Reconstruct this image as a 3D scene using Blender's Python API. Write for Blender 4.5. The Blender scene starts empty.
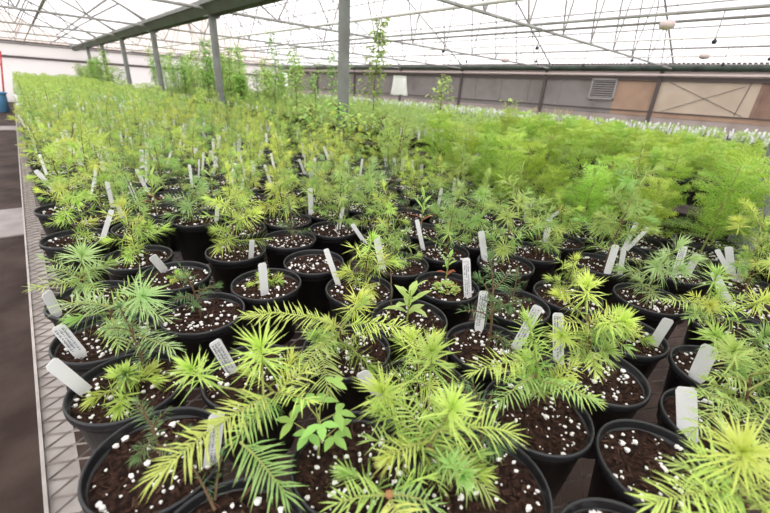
import bpy, math, random
import numpy as np
from mathutils import Vector, Matrix

S = bpy.context.scene
COL = S.collection
PI = math.pi
V = Vector

# ------------------------------------------------------------------ camera
CAMZ = 1.445
F_PX = 379.0
AX = V((0.74839979, -0.22597116, 0.62356619))     # world axes seen from the camera (x right, y down, z forward)
AY = V((-0.660741, -0.33568477, 0.67136954))
AZ = V((0.05761152, -0.91446857, -0.40053482))
RIM = 0.915                                       # height of the pot rims
BENCH = 0.73                                      # height of the bench mesh

def ray(px, py):
    d = V((px - 385.0, py - 256.5, F_PX))
    return V((AX.dot(d), AY.dot(d), AZ.dot(d)))

def at(px, py, h=0.0):
    """photo direction -> the point of that direction at height h above the pot rims"""
    d = ray(px, py)
    t = (RIM + h - CAMZ) / d.z
    return V((d.x * t, d.y * t, RIM + h))

def proj(p):
    q = V((p[0], p[1], p[2] - CAMZ))
    c = AX * q.x + AY * q.y + AZ * q.z
    if c.z < 0.02:
        return (-9999, -9999, c.z)
    return (385 + F_PX * c.x / c.z, 256.5 + F_PX * c.y / c.z, c.z)

cam_d = bpy.data.cameras.new('camera')
cam_d.sensor_fit = 'HORIZONTAL'
cam_d.sensor_width = 36.0
cam_d.lens = F_PX / 770.0 * 36.0
cam_d.clip_start = 0.02
cam_d.dof.use_dof = True
cam_d.dof.focus_distance = 1.05
cam_d.dof.aperture_fstop = 4.0
cam = bpy.data.objects.new('camera', cam_d)
COL.objects.link(cam)
# columns: camera right, camera up, camera back, in world axes
cam.matrix_world = Matrix(((AX.x, -AX.y, -AX.z, 0), (AY.x, -AY.y, -AY.z, 0), (AZ.x, -AZ.y, -AZ.z, CAMZ), (0, 0, 0, 1)))
S.camera = cam

# ------------------------------------------------------------------ materials
def mat(name, col, rough=0.6, spec=0.3, metal=0.0, var=0.0, noise=None, trans=0.0, bump=None):
    m = bpy.data.materials.new(name)
    m.use_nodes = True
    nt = m.node_tree
    N, L = nt.nodes, nt.links
    b = N['Principled BSDF']
    b.inputs['Roughness'].default_value = rough
    b.inputs['Specular IOR Level'].default_value = spec
    b.inputs['Metallic'].default_value = metal
    src = None
    rgb = N.new('ShaderNodeRGB')
    rgb.outputs[0].default_value = (*col, 1)
    src = rgb.outputs[0]
    if noise:
        col2, scale, lo, hi = noise
        tc = N.new('ShaderNodeTexCoord')
        nz = N.new('ShaderNodeTexNoise')
        nz.inputs['Scale'].default_value = scale
        nz.inputs['Detail'].default_value = 6
        mr = N.new('ShaderNodeMapRange')
        mr.inputs[1].default_value = lo
        mr.inputs[2].default_value = hi
        mx = N.new('ShaderNodeMix')
        mx.data_type = 'RGBA'
        L.new(tc.outputs['Object'], nz.inputs['Vector'])
        L.new(nz.outputs['Fac'], mr.inputs[0])
        L.new(mr.outputs[0], mx.inputs[0])
        L.new(src, mx.inputs[6])
        mx.inputs[7].default_value = (*col2, 1)
        src = mx.outputs[2]
    if var:
        oi = N.new('ShaderNodeObjectInfo')
        hs = N.new('ShaderNodeHueSaturation')
        m1 = N.new('ShaderNodeMapRange')
        m1.inputs[3].default_value = 0.5 - var * 0.35
        m1.inputs[4].default_value = 0.5 + var * 0.35
        m2 = N.new('ShaderNodeMath'); m2.operation = 'MULTIPLY'; m2.inputs[1].default_value = 7.31
        m3 = N.new('ShaderNodeMath'); m3.operation = 'FRACT'
        m4 = N.new('ShaderNodeMapRange')
        m4.inputs[3].default_value = 1 - var * 2.2
        m4.inputs[4].default_value = 1 + var * 1.6
        L.new(oi.outputs['Random'], m1.inputs[0])
        L.new(oi.outputs['Random'], m2.inputs[0])
        L.new(m2.outputs[0], m3.inputs[0])
        L.new(m3.outputs[0], m4.inputs[0])
        L.new(m1.outputs[0], hs.inputs['Hue'])
        L.new(m4.outputs[0], hs.inputs['Value'])
        L.new(src, hs.inputs['Color'])
        src = hs.outputs['Color']
    L.new(src, b.inputs['Base Color'])
    if bump:
        tc2 = N.new('ShaderNodeTexCoord')
        nb = N.new('ShaderNodeTexNoise')
        nb.inputs['Scale'].default_value = bump[0]
        nb.inputs['Detail'].default_value = 5
        bp = N.new('ShaderNodeBump')
        bp.inputs['Strength'].default_value = bump[1]
        bp.inputs['Distance'].default_value = bump[2]
        L.new(tc2.outputs['Object'], nb.inputs['Vector'])
        L.new(nb.outputs['Fac'], bp.inputs['Height'])
        L.new(bp.outputs['Normal'], b.inputs['Normal'])
    if trans:
        tr = N.new('ShaderNodeBsdfTranslucent')
        L.new(src, tr.inputs['Color'])
        mx = N.new('ShaderNodeMixShader')
        mx.inputs[0].default_value = trans
        L.new(b.outputs[0], mx.inputs[1])
        L.new(tr.outputs[0], mx.inputs[2])
        L.new(mx.outputs[0], N['Material Output'].inputs['Surface'])
    return m

M = {}
M['lime'] = mat('lime_needles', (0.66, 0.80, 0.20), 0.45, 0.4, var=0.07, trans=0.35)
M['limeold'] = mat('older_lime_needles', (0.46, 0.64, 0.15), 0.45, 0.4, var=0.07, trans=0.35)
M['green'] = mat('green_needles', (0.48, 0.66, 0.20), 0.45, 0.4, var=0.07, trans=0.35)
M['greenold'] = mat('older_green_needles', (0.36, 0.54, 0.15), 0.45, 0.4, var=0.07, trans=0.35)
M['blue'] = mat('blue_green_needles', (0.50, 0.68, 0.29), 0.45, 0.4, var=0.05, trans=0.35)
M['blueold'] = mat('older_blue_green_needles', (0.38, 0.54, 0.23), 0.45, 0.4, var=0.05, trans=0.35)
M['spind'] = mat('grey_green_needles', (0.20, 0.32, 0.13), 0.5, 0.3, var=0.05, trans=0.3)
M['fern'] = mat('feathery_leaf', (0.58, 0.74, 0.15), 0.5, 0.3, var=0.05, trans=0.4)
M['fern2'] = mat('feathery_leaf_dark', (0.33, 0.55, 0.10), 0.5, 0.3, var=0.05, trans=0.4)
M['leaf'] = mat('broad_leaf', (0.42, 0.68, 0.16), 0.45, 0.4, var=0.05, trans=0.35)
M['paleleaf'] = mat('pale_leaf', (0.55, 0.72, 0.22), 0.45, 0.4, trans=0.35)
M['redleaf'] = mat('reddish_leaf', (0.42, 0.13, 0.07), 0.5, 0.3, trans=0.25)
M['bark'] = mat('brown_bark', (0.16, 0.10, 0.055), 0.8, 0.2)
M['twig'] = mat('green_twig', (0.30, 0.33, 0.10), 0.7, 0.2)
M['bud'] = mat('brown_bud', (0.33, 0.17, 0.07), 0.6, 0.2)
M['soil'] = mat('potting_soil', (0.016, 0.009, 0.007), 0.95, 0.1, noise=((0.055, 0.030, 0.022), 90, 0.42, 0.68), bump=(160, 1.0, 0.004))
M['chip'] = mat('bark_chip', (0.038, 0.02, 0.014), 0.9, 0.1, noise=((0.11, 0.06, 0.042), 60, 0.4, 0.7))
M['perlite'] = mat('perlite', (0.93, 0.91, 0.88), 0.85, 0.2)
M['pot'] = mat('black_plastic', (0.012, 0.012, 0.014), 0.38, 0.45)
M['rim'] = mat('black_plastic_rim', (0.02, 0.02, 0.023), 0.32, 0.5)
M['label'] = mat('white_plastic_stake', (0.93, 0.93, 0.94), 0.45, 0.4, trans=0.3)
M['ink'] = mat('grey_ink', (0.18, 0.18, 0.22), 0.7)
M['edge'] = mat('white_aluminium', (0.50, 0.46, 0.43), 0.5, 0.4, metal=0.2, noise=((0.34, 0.30, 0.275), 14, 0.45, 0.75))
M['mesh'] = mat('galvanised_mesh', (0.34, 0.30, 0.27), 0.5, 0.4, metal=0.25, noise=((0.22, 0.185, 0.165), 30, 0.4, 0.7))
M['floor'] = mat('dark_brown_floor', (0.036, 0.021, 0.016), 0.8, 0.25, noise=((0.088, 0.060, 0.050), 2.3, 0.38, 0.68), bump=(6, 0.4, 0.03))
M['slab'] = mat('pale_concrete', (0.42, 0.38, 0.37), 0.8, 0.2, noise=((0.33, 0.29, 0.28), 4, 0.4, 0.7))
M['steel'] = mat('pale_grey_steel', (0.40, 0.39, 0.38), 0.5, 0.4, noise=((0.25, 0.235, 0.225), 3, 0.4, 0.75))
M['rod'] = mat('thin_grey_rod', (0.28, 0.26, 0.26), 0.5, 0.4)
M['bar'] = mat('white_glazing_bar', (0.62, 0.6, 0.6), 0.5, 0.3)
M['post'] = mat('grey_green_steel', (0.22, 0.235, 0.215), 0.5, 0.4, noise=((0.165, 0.17, 0.155), 5, 0.4, 0.7))
M['gutter'] = mat('grey_green_gutter', (0.075, 0.095, 0.065), 0.55, 0.3, noise=((0.06, 0.05, 0.035), 3, 0.45, 0.75))
M['pipew'] = mat('white_pipe', (0.78, 0.75, 0.72), 0.45, 0.4)
M['pipep'] = mat('pinkish_pipe', (0.70, 0.58, 0.56), 0.5, 0.3)
M['darkband'] = mat('dark_green_gutter', (0.055, 0.085, 0.06), 0.5, 0.3, noise=((0.03, 0.035, 0.03), 4, 0.4, 0.7))
M['wallgrey'] = mat('grey_brown_panel', (0.31, 0.28, 0.27), 0.8, 0.15, noise=((0.24, 0.215, 0.205), 1.5, 0.4, 0.7))
M['walltan'] = mat('tan_panel', (0.64, 0.53, 0.42), 0.8, 0.15, noise=((0.53, 0.42, 0.33), 1.2, 0.4, 0.7))
M['wallbrown'] = mat('brown_panel', (0.49, 0.33, 0.24), 0.8, 0.15, noise=((0.40, 0.27, 0.20), 2, 0.4, 0.7))
M['wallwood'] = mat('weathered_wood', (0.34, 0.22, 0.17), 0.8, 0.15, noise=((0.24, 0.155, 0.125), 3, 0.4, 0.7))
M['rail'] = mat('dark_rail', (0.13, 0.105, 0.10), 0.7, 0.2)
M['curb'] = mat('pale_concrete_curb', (0.52, 0.44, 0.41), 0.85, 0.2, noise=((0.4, 0.33, 0.3), 2, 0.4, 0.7))
M['louver'] = mat('louvre_frame', (0.42, 0.39, 0.38), 0.6, 0.3)
M['slat'] = mat('louvre_slat', (0.10, 0.085, 0.08), 0.6, 0.3)
M['whitewall'] = mat('white_sheeting', (0.90, 0.87, 0.86), 0.7, 0.2, trans=0.6)
M['gable'] = mat('beige_sheeting', (0.93, 0.80, 0.72), 0.7, 0.2, trans=0.85)
M['bluebin'] = mat('blue_plastic', (0.16, 0.40, 0.68), 0.5, 0.4)
M['red'] = mat('red_paint', (0.58, 0.05, 0.06), 0.5, 0.4)
M['sleeve'] = mat('white_cloth', (0.95, 0.945, 0.94), 0.8, 0.2, trans=0.5)
M['black'] = mat('black_fitting', (0.03, 0.03, 0.04), 0.5, 0.3)
M['straw'] = mat('dry_straw', (0.62, 0.50, 0.30), 0.7, 0.2, trans=0.2)

def glass_mat():
    m = bpy.data.materials.new('hazy_glazing')
    m.use_nodes = True
    N, L = m.node_tree.nodes, m.node_tree.links
    N.clear()
    out = N.new('ShaderNodeOutputMaterial')
    t = N.new('ShaderNodeBsdfTransparent'); t.inputs[0].default_value = (0.97, 0.96, 0.97, 1)
    l = N.new('ShaderNodeBsdfTranslucent'); l.inputs[0].default_value = (0.95, 0.93, 0.93, 1)
    mx = N.new('ShaderNodeMixShader'); mx.inputs[0].default_value = 0.5
    L.new(t.outputs[0], mx.inputs[1]); L.new(l.outputs[0], mx.inputs[2]); L.new(mx.outputs[0], out.inputs[0])
    return m
M['glass'] = glass_mat()

# ------------------------------------------------------------------ mesh builder
class MB:
    def __init__(self):
        self.v, self.f, self.m = [], [], []
    def add(self, vs, fs, k=0):
        o = len(self.v)
        self.v.extend([tuple(p) for p in vs])
        for f in fs:
            self.f.append(tuple(i + o for i in f)); self.m.append(k)
    def box(self, lo, hi, k=0):
        x0, y0, z0 = lo; x1, y1, z1 = hi
        self.add([(x0, y0, z0), (x1, y0, z0), (x1, y1, z0), (x0, y1, z0), (x0, y0, z1), (x1, y0, z1), (x1, y1, z1), (x0, y1, z1)],
                 [(0, 3, 2, 1), (4, 5, 6, 7), (0, 1, 5, 4), (1, 2, 6, 5), (2, 3, 7, 6), (3, 0, 4, 7)], k)
    def tube(self, pts, rad, n=6, k=0, cap=True):
        pts = [V(p) for p in pts]
        if not hasattr(rad, '__len__'): rad = [rad] * len(pts)
        vs, fs = [], []
        for i, p in enumerate(pts):
            d = (pts[min(i + 1, len(pts) - 1)] - pts[max(i - 1, 0)])
            d = d.normalized() if d.length > 1e-9 else V((0, 0, 1))
            a = d.cross(V((0, 0, 1)) if abs(d.z) < 0.95 else V((1, 0, 0))).normalized()
            b = d.cross(a)
            for j in range(n):
                t = 2 * PI * j / n + PI / n
                vs.append(p + (a * math.cos(t) + b * math.sin(t)) * rad[i])
        for i in range(len(pts) - 1):
            for j in range(n):
                j2 = (j + 1) % n
                fs.append((i * n + j, i * n + j2, (i + 1) * n + j2, (i + 1) * n + j))
        if cap:
            fs.append(tuple(range(n))[::-1]); fs.append(tuple((len(pts) - 1) * n + j for j in range(n)))
        self.add(vs, fs, k)
    def lathe(self, prof, n=32, k=0, ks=None, c=(0, 0, 0)):
        vs, o = [], len(self.v)
        for r, z in prof:
            for j in range(n):
                t = 2 * PI * j / n
                vs.append((c[0] + r * math.cos(t), c[1] + r * math.sin(t), c[2] + z))
        self.v.extend(vs)
        for i in range(len(prof) - 1):
            for j in range(n):
                j2 = (j + 1) % n
                self.f.append((o + i * n + j, o + i * n + j2, o + (i + 1) * n + j2, o + (i + 1) * n + j))
                self.m.append(ks[i] if ks else k)
        return o
    def blade(self, p, d, ln, w, up, bend=0.0, k=0):
        """a narrow leaf: two quads' worth, bent"""
        d = d.normalized()
        s = d.cross(up)
        if s.length < 1e-4: s = d.cross(V((1, 0.3, 0)))
        s = s.normalized() * (w * 0.5)
        mid = p + d * (ln * 0.5) + V((0, 0, -bend * ln * 0.12))
        tip = p + d * ln + V((0, 0, -bend * ln * 0.45))
        o = len(self.v)
        self.v.extend([tuple(p - s * 0.6), tuple(p + s * 0.6), tuple(mid + s), tuple(mid - s), tuple(tip)])
        self.f.append((o, o + 1, o + 2, o + 3)); self.m.append(k)
        self.f.append((o + 3, o + 2, o + 4)); self.m.append(k)
    def leaf(self, p, d, ln, w, up, bend=0.3, k=0):
        """a broad leaf with a folded midrib"""
        d = d.normalized(); s = d.cross(up)
        if s.length < 1e-4: s = d.cross(V((1, 0.3, 0)))
        s.normalize(); n = s.cross(d)
        o = len(self.v)
        for t, ww in ((0, 0.08), (0.22, 0.7), (0.5, 1.0), (0.78, 0.62), (1, 0.02)):
            c = p + d * (ln * t) + V((0, 0, -bend * ln * t * t))
            for q in (-1, 0, 1):
                self.v.append(tuple(c + s * (q * ww * w * 0.5) + n * (abs(q) * w * 0.12 * ww)))
        for i in range(4):
            for j in range(2):
                a = o + i * 3 + j
                self.f.append((a, a + 1, a + 4, a + 3)); self.m.append(k)
    def lump(self, c, r, rng, k=0, flat=0.8):
        """an irregular little stone"""
        base = [(0, 0, 1), (0.9, 0, 0.4), (0.28, 0.86, 0.4), (-0.72, 0.53, 0.4), (-0.72, -0.53, 0.4), (0.28, -0.86, 0.4), (0.6, 0.4, -0.6), (-0.3, 0.7, -0.6), (-0.75, -0.1, -0.6), (-0.2, -0.75, -0.6), (0.65, -0.4, -0.6)]
        sx, sy, a = rng.uniform(0.7, 1.25), rng.uniform(0.7, 1.1), rng.uniform(0, 6.3)
        vs = []
        for x, y, z in base:
            q = rng.uniform(0.82, 1.15) * r
            x, y, z = x * q * sx, y * q * sy, z * q * flat
            vs.append((c[0] + x * math.cos(a) - y * math.sin(a), c[1] + x * math.sin(a) + y * math.cos(a), c[2] + z))
        fs = [(0, 1, 2), (0, 2, 3), (0, 3, 4), (0, 4, 5), (0, 5, 1), (1, 6, 2), (2, 6, 7), (2, 7, 3), (3, 7, 8), (3, 8, 4), (4, 8, 9), (4, 9, 5), (5, 9, 10), (5, 10, 1), (1, 10, 6)]
        self.add(vs, fs, k)
    def mesh(self, name, mats, smooth=False):
        me = bpy.data.meshes.new(name)
        me.from_pydata(self.v, [], self.f)
        for m in mats: me.materials.append(M[m] if isinstance(m, str) else m)
        if len(mats) > 1: me.polygons.foreach_set('material_index', self.m)
        if smooth: me.polygons.foreach_set('use_smooth', [True] * len(me.polygons))
        me.update()
        return me

def obj(name, me, parent=None, loc=None, rz=None, scale=None):
    o = bpy.data.objects.new(name, me)
    COL.objects.link(o)
    if parent is not None: o.parent = parent
    if loc is not None: o.location = loc
    if rz is not None: o.rotation_euler = (0, 0, rz)
    if scale is not None: o.scale = (scale,) * 3
    return o

def tag(o, label=None, cat=None, group=None, kind=None):
    if label: o['label'] = label
    if cat: o['category'] = cat
    if group: o['group'] = group
    if kind: o['kind'] = kind
    return o

def struct(name, mb, mats, label=None, smooth=False, parent=None):
    o = obj(name, mb.mesh(name, mats, smooth), parent)
    if parent is None: o['kind'] = 'structure'
    if label: o['label'] = label
    return o

# ------------------------------------------------------------------ pots, soil, perlite, stakes
POT_R = 0.099
POT_H = 0.181
SOIL_Z = POT_H - 0.020

def pot_mesh(n=40):
    b = MB()
    R, r = POT_R, 0.074
    prof = [(0.0, 0.0), (r - 0.004, 0.0), (r, 0.004), (R - 0.0075, POT_H - 0.016), (R - 0.0015, POT_H - 0.0155), (R, POT_H - 0.013),
            (R, POT_H - 0.004), (R - 0.0012, POT_H - 0.0006), (R - 0.0028, POT_H), (R - 0.0044, POT_H - 0.0008), (R - 0.0052, POT_H - 0.004), (R - 0.0088, POT_H - 0.03)]
    ks = [0] * 4 + [1] * 6 + [0]
    b.lathe(prof, n, ks=ks)
    return b.mesh('pot', ['pot', 'rim'], True)

def soil_parts(seed, merged, n_pearl=64, n_chip=190):
    rng = random.Random(seed)
    b = MB(); pb = b if merged else MB()
    R = POT_R - 0.0075
    rings, seg = 7, 28
    ht = lambda x, y: 0.0035 * math.sin(x * 90 + seed) * math.cos(y * 80 + seed * 2) + 0.002 * math.sin(x * 210 + y * 170 + seed)
    b.v.append((0, 0, ht(0, 0)))
    for i in range(1, rings + 1):
        for j in range(seg):
            t = 2 * PI * j / seg; r = R * i / rings
            x, y = r * math.cos(t), r * math.sin(t)
            b.v.append((x, y, ht(x, y) + rng.uniform(-0.0015, 0.0015)))
    for j in range(seg):
        b.f.append((0, 1 + j, 1 + (j + 1) % seg)); b.m.append(0)
    for i in range(rings - 1):
        for j in range(seg):
            a, c = 1 + i * seg + j, 1 + i * seg + (j + 1) % seg
            b.f.append((a, a + seg, c + seg, c)); b.m.append(0)
    for _ in range(n_chip):
        r = R * math.sqrt(rng.random()) * 0.95; t = rng.uniform(0, 6.28)
        x, y = r * math.cos(t), r * math.sin(t)
        d = V((rng.uniform(-1, 1), rng.uniform(-1, 1), rng.uniform(-0.25, 0.45))).normalized()
        L, w = rng.uniform(0.002, 0.009), rng.uniform(0.001, 0.0032)
        s = d.cross(V((rng.uniform(-.4, .4), rng.uniform(-.4, .4), 1))).normalized() * w
        c = V((x, y, ht(x, y) + 0.0018)); u = V((0, 0, 0.0016))
        b.add([c - d * L - s, c - d * L + s, c + d * L + s * 0.6, c + d * L - s * 0.6, c - d * L * 0.8 + u, c + d * L * 0.8 + u],
              [(0, 1, 4), (1, 2, 5, 4), (2, 3, 5), (3, 0, 4, 5)], 1)
    for _ in range(n_pearl):
        r = R * math.sqrt(rng.random()) * 0.96; t = rng.uniform(0, 6.28)
        x, y = r * math.cos(t), r * math.sin(t)
        q = rng.choice((0.0018, 0.0022, 0.0027, 0.0032, 0.004, 0.0052))
        pb.lump((x, y, ht(x, y) + q * 0.55), q * rng.uniform(0.85, 1.25), rng, 2 if merged else 0)
    if merged: return b.mesh('soil', ['soil', 'chip', 'perlite']), None
    return b.mesh('soil', ['soil', 'chip']), pb.mesh('perlite', ['perlite'])

POT = pot_mesh()
SOILS = [soil_parts(s, False, 60 + 12 * (s % 4)) for s in range(8)]
SOILM = [soil_parts(40 + s, True, 70 + 15 * (s % 4), 80)[0] for s in range(8)]

def stake_mesh(w, ln, hand=False):
    """a plastic plant stake: rounded top, pointed foot, slightly bowed; local +z is its length, foot at 0"""
    b = MB(); th = 0.0007
    out = [(0.0, 0.0), (w * 0.30, 0.016), (w * 0.5, 0.03), (w * 0.5, ln - w * 0.25), (w * 0.38, ln - 0.001), (w * 0.28, ln)]
    prof = out + [(-x, z) for x, z in out[::-1]][:-1]
    n = len(prof)
    bow = lambda z: 0.0
    vs = [(x, -th + bow(z), z) for x, z in prof] + [(x, th + bow(z), z) for x, z in prof]
    b.add(vs, [tuple(range(n)), tuple(range(2 * n - 1, n - 1, -1))] + [(i, i + n, (i + 1) % n + n, (i + 1) % n) for i in range(n)])
    return b.mesh('plant_label', ['label'])

def ink_mesh(w, ln, seed):
    """lines of faded, unreadable handwriting running along the stake"""
    rng = random.Random(seed); b = MB()
    bow = lambda z: 0.0
    for row in (-0.22, 0.02, 0.26):
        z = ln - 0.008; x = row * w
        end = ln * rng.uniform(0.25, 0.45)
        while z > end:
            h = rng.uniform(0.0015, 0.0042); st = rng.uniform(0.0014, 0.0026)
            if rng.random() < 0.85:
                for sy in (-1, 1):
                    y = sy * 0.0010
                    b.add([(x - h / 2, y, z), (x + h / 2, y, z - st * 0.3), (x + h / 2, y, z - st * 0.3 - 0.0009), (x - h / 2, y, z - 0.0009)], [(0, 1, 2, 3)])
                    b.add([(x + h / 2 - 0.0005, y, z), (x + h / 2 + 0.0005, y, z), (x + h / 2 + 0.0005, y, z - st), (x + h / 2 - 0.0005, y, z - st)], [(0, 1, 2, 3)])
            z -= st + (0.002 if rng.random() < 0.15 else 0)
    return b.mesh('writing', ['ink'])

STAKES = {(w, ln): stake_mesh(w, ln) for w in (0.016, 0.023, 0.031) for ln in (0.11, 0.13, 0.15)}

def stake(foot, top, w, face, label, group=None, hand=0):
    """foot, top: world points; face: direction the flat side looks towards"""
    foot, top = V(foot), V(top)
    d = top - foot
    ln = min((0.11, 0.13, 0.15), key=lambda q: abs(q - d.length - 0.02))
    z = d.normalized()
    y = V(face) - z * V(face).dot(z)
    y = y.normalized() if y.length > 1e-3 else z.orthogonal().normalized()
    x = y.cross(z)
    o = obj('plant_label', STAKES[(w, ln)])
    p = top - z * ln
    o.matrix_world = Matrix(((x.x, y.x, z.x, p.x), (x.y, y.y, z.y, p.y), (x.z, y.z, z.z, p.z), (0, 0, 0, 1)))
    tag(o, label, 'plant label', group)
    if hand:
        obj('writing', ink_mesh(w, ln, hand), o)
    return o

# ------------------------------------------------------------------ shoots and seedlings
UP = V((0, 0, 1))
def rvec(rng, q=1.0): return V((rng.uniform(-q, q), rng.uniform(-q, q), rng.uniform(-q, q)))

def shoot(b, p0, p1, nl, style, rng, droop=0.0, dens=1.0, w=0.0028, kn=0, ko=1, kt=2, bare=0.1):
    """one needled shoot from p0 to p1; materials kn young needles, ko older ones, kt twig"""
    p0, p1 = V(p0), V(p1)
    d = p1 - p0; L = d.length; t = d / L
    s = t.cross(UP)
    s = s.normalized() if s.length > 0.15 else t.cross(V((math.cos(p0.x * 900), math.sin(p0.x * 900), 0))).normalized()
    u = s.cross(t).normalized()
    arc = lambda q: p0 + d * q + V((0, 0, 1)) * (droop * L * 4 * q * (1 - q) * 0.25)
    b.tube([arc(q) for q in (0, 0.33, 0.66, 1)], [0.0019, 0.0016, 0.0013, 0.0009], 5, kt)
    step = (0.0050 if style == 'flat' else 0.0036) / dens
    n = max(10, int(L / step))
    for i in range(n):
        q = bare + (1 - bare) * i / (n - 1)
        c = arc(q)
        tipf = max(0.0, (q - 0.75) / 0.25)
        if style == 'flat':
            for sd in (-1, 1):
                ph = rng.gauss(0.1, 0.36)
                a = (1.12 - 0.75 * tipf) + rng.uniform(-0.14, 0.14)
                e = s * (sd * math.cos(ph)) + u * math.sin(ph)
                ln = nl * rng.uniform(0.85, 1.18) * (1 - 0.25 * tipf)
                b.blade(c, t * math.cos(a) + e * math.sin(a), ln, w, u + rvec(rng, 0.2), rng.uniform(0.2, 0.9), kn if q > 0.3 or rng.random() < .5 else ko)
            if rng.random() < 0.45:
                ph = rng.uniform(0.5, 2.6); a = 0.85 - 0.5 * tipf + rng.uniform(-0.2, 0.2)
                e = s * math.cos(ph) + u * math.sin(ph)
                b.blade(c, t * math.cos(a) + e * math.sin(a), nl * rng.uniform(0.6, 0.9), w, s, rng.uniform(0, 0.5), kn)
        elif style == 'star':
            if q < 0.25: continue
            f = (q - 0.25) / 0.75
            for _ in range(4):
                ph = rng.uniform(0, 2 * PI)
                a = 1.75 - 1.15 * f + rng.uniform(-0.3, 0.3)
                e = s * math.cos(ph) + u * math.sin(ph)
                b.blade(c, t * math.cos(a) + e * math.sin(a), nl * rng.uniform(0.75, 1.12), w, t, rng.uniform(0.0, 0.7), kn if q > 0.4 else ko)
        else:
            for _ in range(3):
                ph = rng.uniform(0, 2 * PI)
                a = (1.3 - 0.9 * tipf) + rng.uniform(-0.28, 0.22)
                e = s * math.cos(ph) + u * math.sin(ph)
                b.blade(c, t * math.cos(a) + e * math.sin(a), nl * rng.uniform(0.75, 1.1) * (1 - 0.3 * tipf), w, t, rng.uniform(0.1, 0.8), kn if q > 0.35 else ko)
    if style == 'star':
        for _ in range(26):
            a = rng.uniform(0.1, 1.0); ph = rng.uniform(0, 6.28)
            b.blade(arc(1), t * math.cos(a) + (s * math.cos(ph) + u * math.sin(ph)) * math.sin(a), nl * rng.uniform(0.6, 1.0), w, t, 0.3, kn)

def stem_mesh(pts, r0, r1, extra=None):
    b = MB()
    n = len(pts)
    b.tube(pts, [r0 + (r1 - r0) * i / (n - 1) for i in range(n)], 6, 0)
    return b.mesh('stem', ['bark'], True)

PAL = {'lime': ['lime', 'limeold', 'twig'], 'green': ['green', 'greenold', 'twig'], 'blue': ['blue', 'blueold', 'twig'], 'spind': ['spind', 'spind', 'bark']}

def conifer_parts(kind, seed, h, nbr, nl, spread, pal, star=0.4, w=0.0028, dens=1.0):
    """stem mesh and a list of shoot meshes of one seedling, soil level at z = 0"""
    rng = random.Random(seed)
    lean = V((rng.uniform(-1, 1), rng.uniform(-1, 1), 0)) * 0.16 * h
    ax = lambda q: V((lean.x * q * q, lean.y * q * q, h * q - 0.01))
    stem = stem_mesh([ax(q) for q in (0, 0.3, 0.6, 0.85)], 0.0032, 0.0016)
    br = []
    b = MB()
    top = ax(1.0)
    shoot(b, ax(0.78), top + V((lean.x, lean.y, 0.25 * h)) * 0.3, nl * 1.05, 'star' if rng.random() < star + .2 else 'round', rng, 0, dens, w)
    br.append(b)
    a0 = rng.uniform(0, 6.28)
    for i in range(nbr):
        q = 0.18 + 0.66 * (i + rng.uniform(0, 0.7)) / nbr
        a = a0 + i * 2.4 + rng.uniform(-0.4, 0.4)
        L = spread * (1.1 - 0.55 * q) * rng.uniform(0.75, 1.2)
        el = rng.uniform(0.0, 0.75) * (0.4 + q)
        p = ax(q)
        d = V((math.cos(a) * math.cos(el), math.sin(a) * math.cos(el), math.sin(el)))
        b = MB()
        shoot(b, p, p + d * L, nl * rng.uniform(0.85, 1.1), 'star' if rng.random() < star else ('flat' if rng.random() < 0.35 else 'round'), rng, rng.uniform(-.2, .7), dens, w)
        br.append(b)
    return stem, br

def merge(bs):
    o = MB()
    for b in bs:
        n = len(o.v)
        o.v.extend(b.v); o.f.extend(tuple(i + n for i in f) for f in b.f); o.m.extend(b.m)
    return o

SPEC = {  # kind: (height, shoots, needle, spread, palette, star share, count, density)
    'bushy_lime': (0.19, 8, 0.050, 0.095, 'lime', 0.6, 5, 0.55),
    'bushy_green': (0.20, 9, 0.047, 0.095, 'green', 0.6, 4, 0.55),
    'bushy_blue': (0.17, 8, 0.056, 0.085, 'blue', 0.7, 4, 0.5),
    'tall_lime': (0.32, 12, 0.046, 0.10, 'lime', 0.55, 4, 0.5),
    'tall_green': (0.32, 12, 0.044, 0.10, 'green', 0.55, 4, 0.5),
    'spindly': (0.19, 7, 0.026, 0.065, 'spind', 0.2, 3, 0.8),
    'sprout': (0.045, 5, 0.027, 0.040, 'lime', 0.7, 3, 0.9),
}
PROTO = {}
for ki, (kd, (h, nb, nl, sp, pal, st, cnt, dn)) in enumerate(SPEC.items()):
    PROTO[kd] = []
    for j in range(cnt):
        stem, bs = conifer_parts(kd, 100 * ki + j, h * (0.85 + 0.1 * j), nb, nl, sp, pal, st, dens=dn, w=0.0027 if kd != 'spindly' else 0.0018)
        PROTO[kd].append(dict(stem=stem, br=[b.mesh('branch', PAL[pal]) for b in bs], fol=merge(bs).mesh('foliage', PAL[pal])))

def weed_parts(seed, pal='leaf', h=0.11, n=6, ln=0.032, w=0.017):
    """a broadleaf seedling: stalks each carrying three leaflets"""
    rng = random.Random(seed); bs = []; st = MB()
    st.tube([(0, 0, -0.01), (0.004, 0, h * 0.4), (0.002, 0.006, h * 0.8)], [0.0022, 0.0018, 0.0012], 5)
    for i in range(n):
        a = i * 2.4 + rng.uniform(-.3, .3); q = 0.25 + 0.75 * i / n
        p = V((0.003, 0.003 * q, h * q * 0.85)); L = rng.uniform(0.025, 0.05)
        d = V((math.cos(a), math.sin(a), rng.uniform(0.3, 0.9))).normalized()
        b = MB(); e = p + d * L
        b.tube([p, e], [0.0013, 0.0009], 5, 1)
        for da in (-1.25, 0, 1.25):
            b.leaf(e, V((math.cos(a + da), math.sin(a + da), 0.12)), ln * rng.uniform(0.8, 1.15), w, UP, rng.uniform(0.1, 0.45))
        bs.append(b)
    return st.mesh('stem', ['twig']), [b.mesh('leaf_stalk', [pal, 'twig']) for b in bs]

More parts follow.
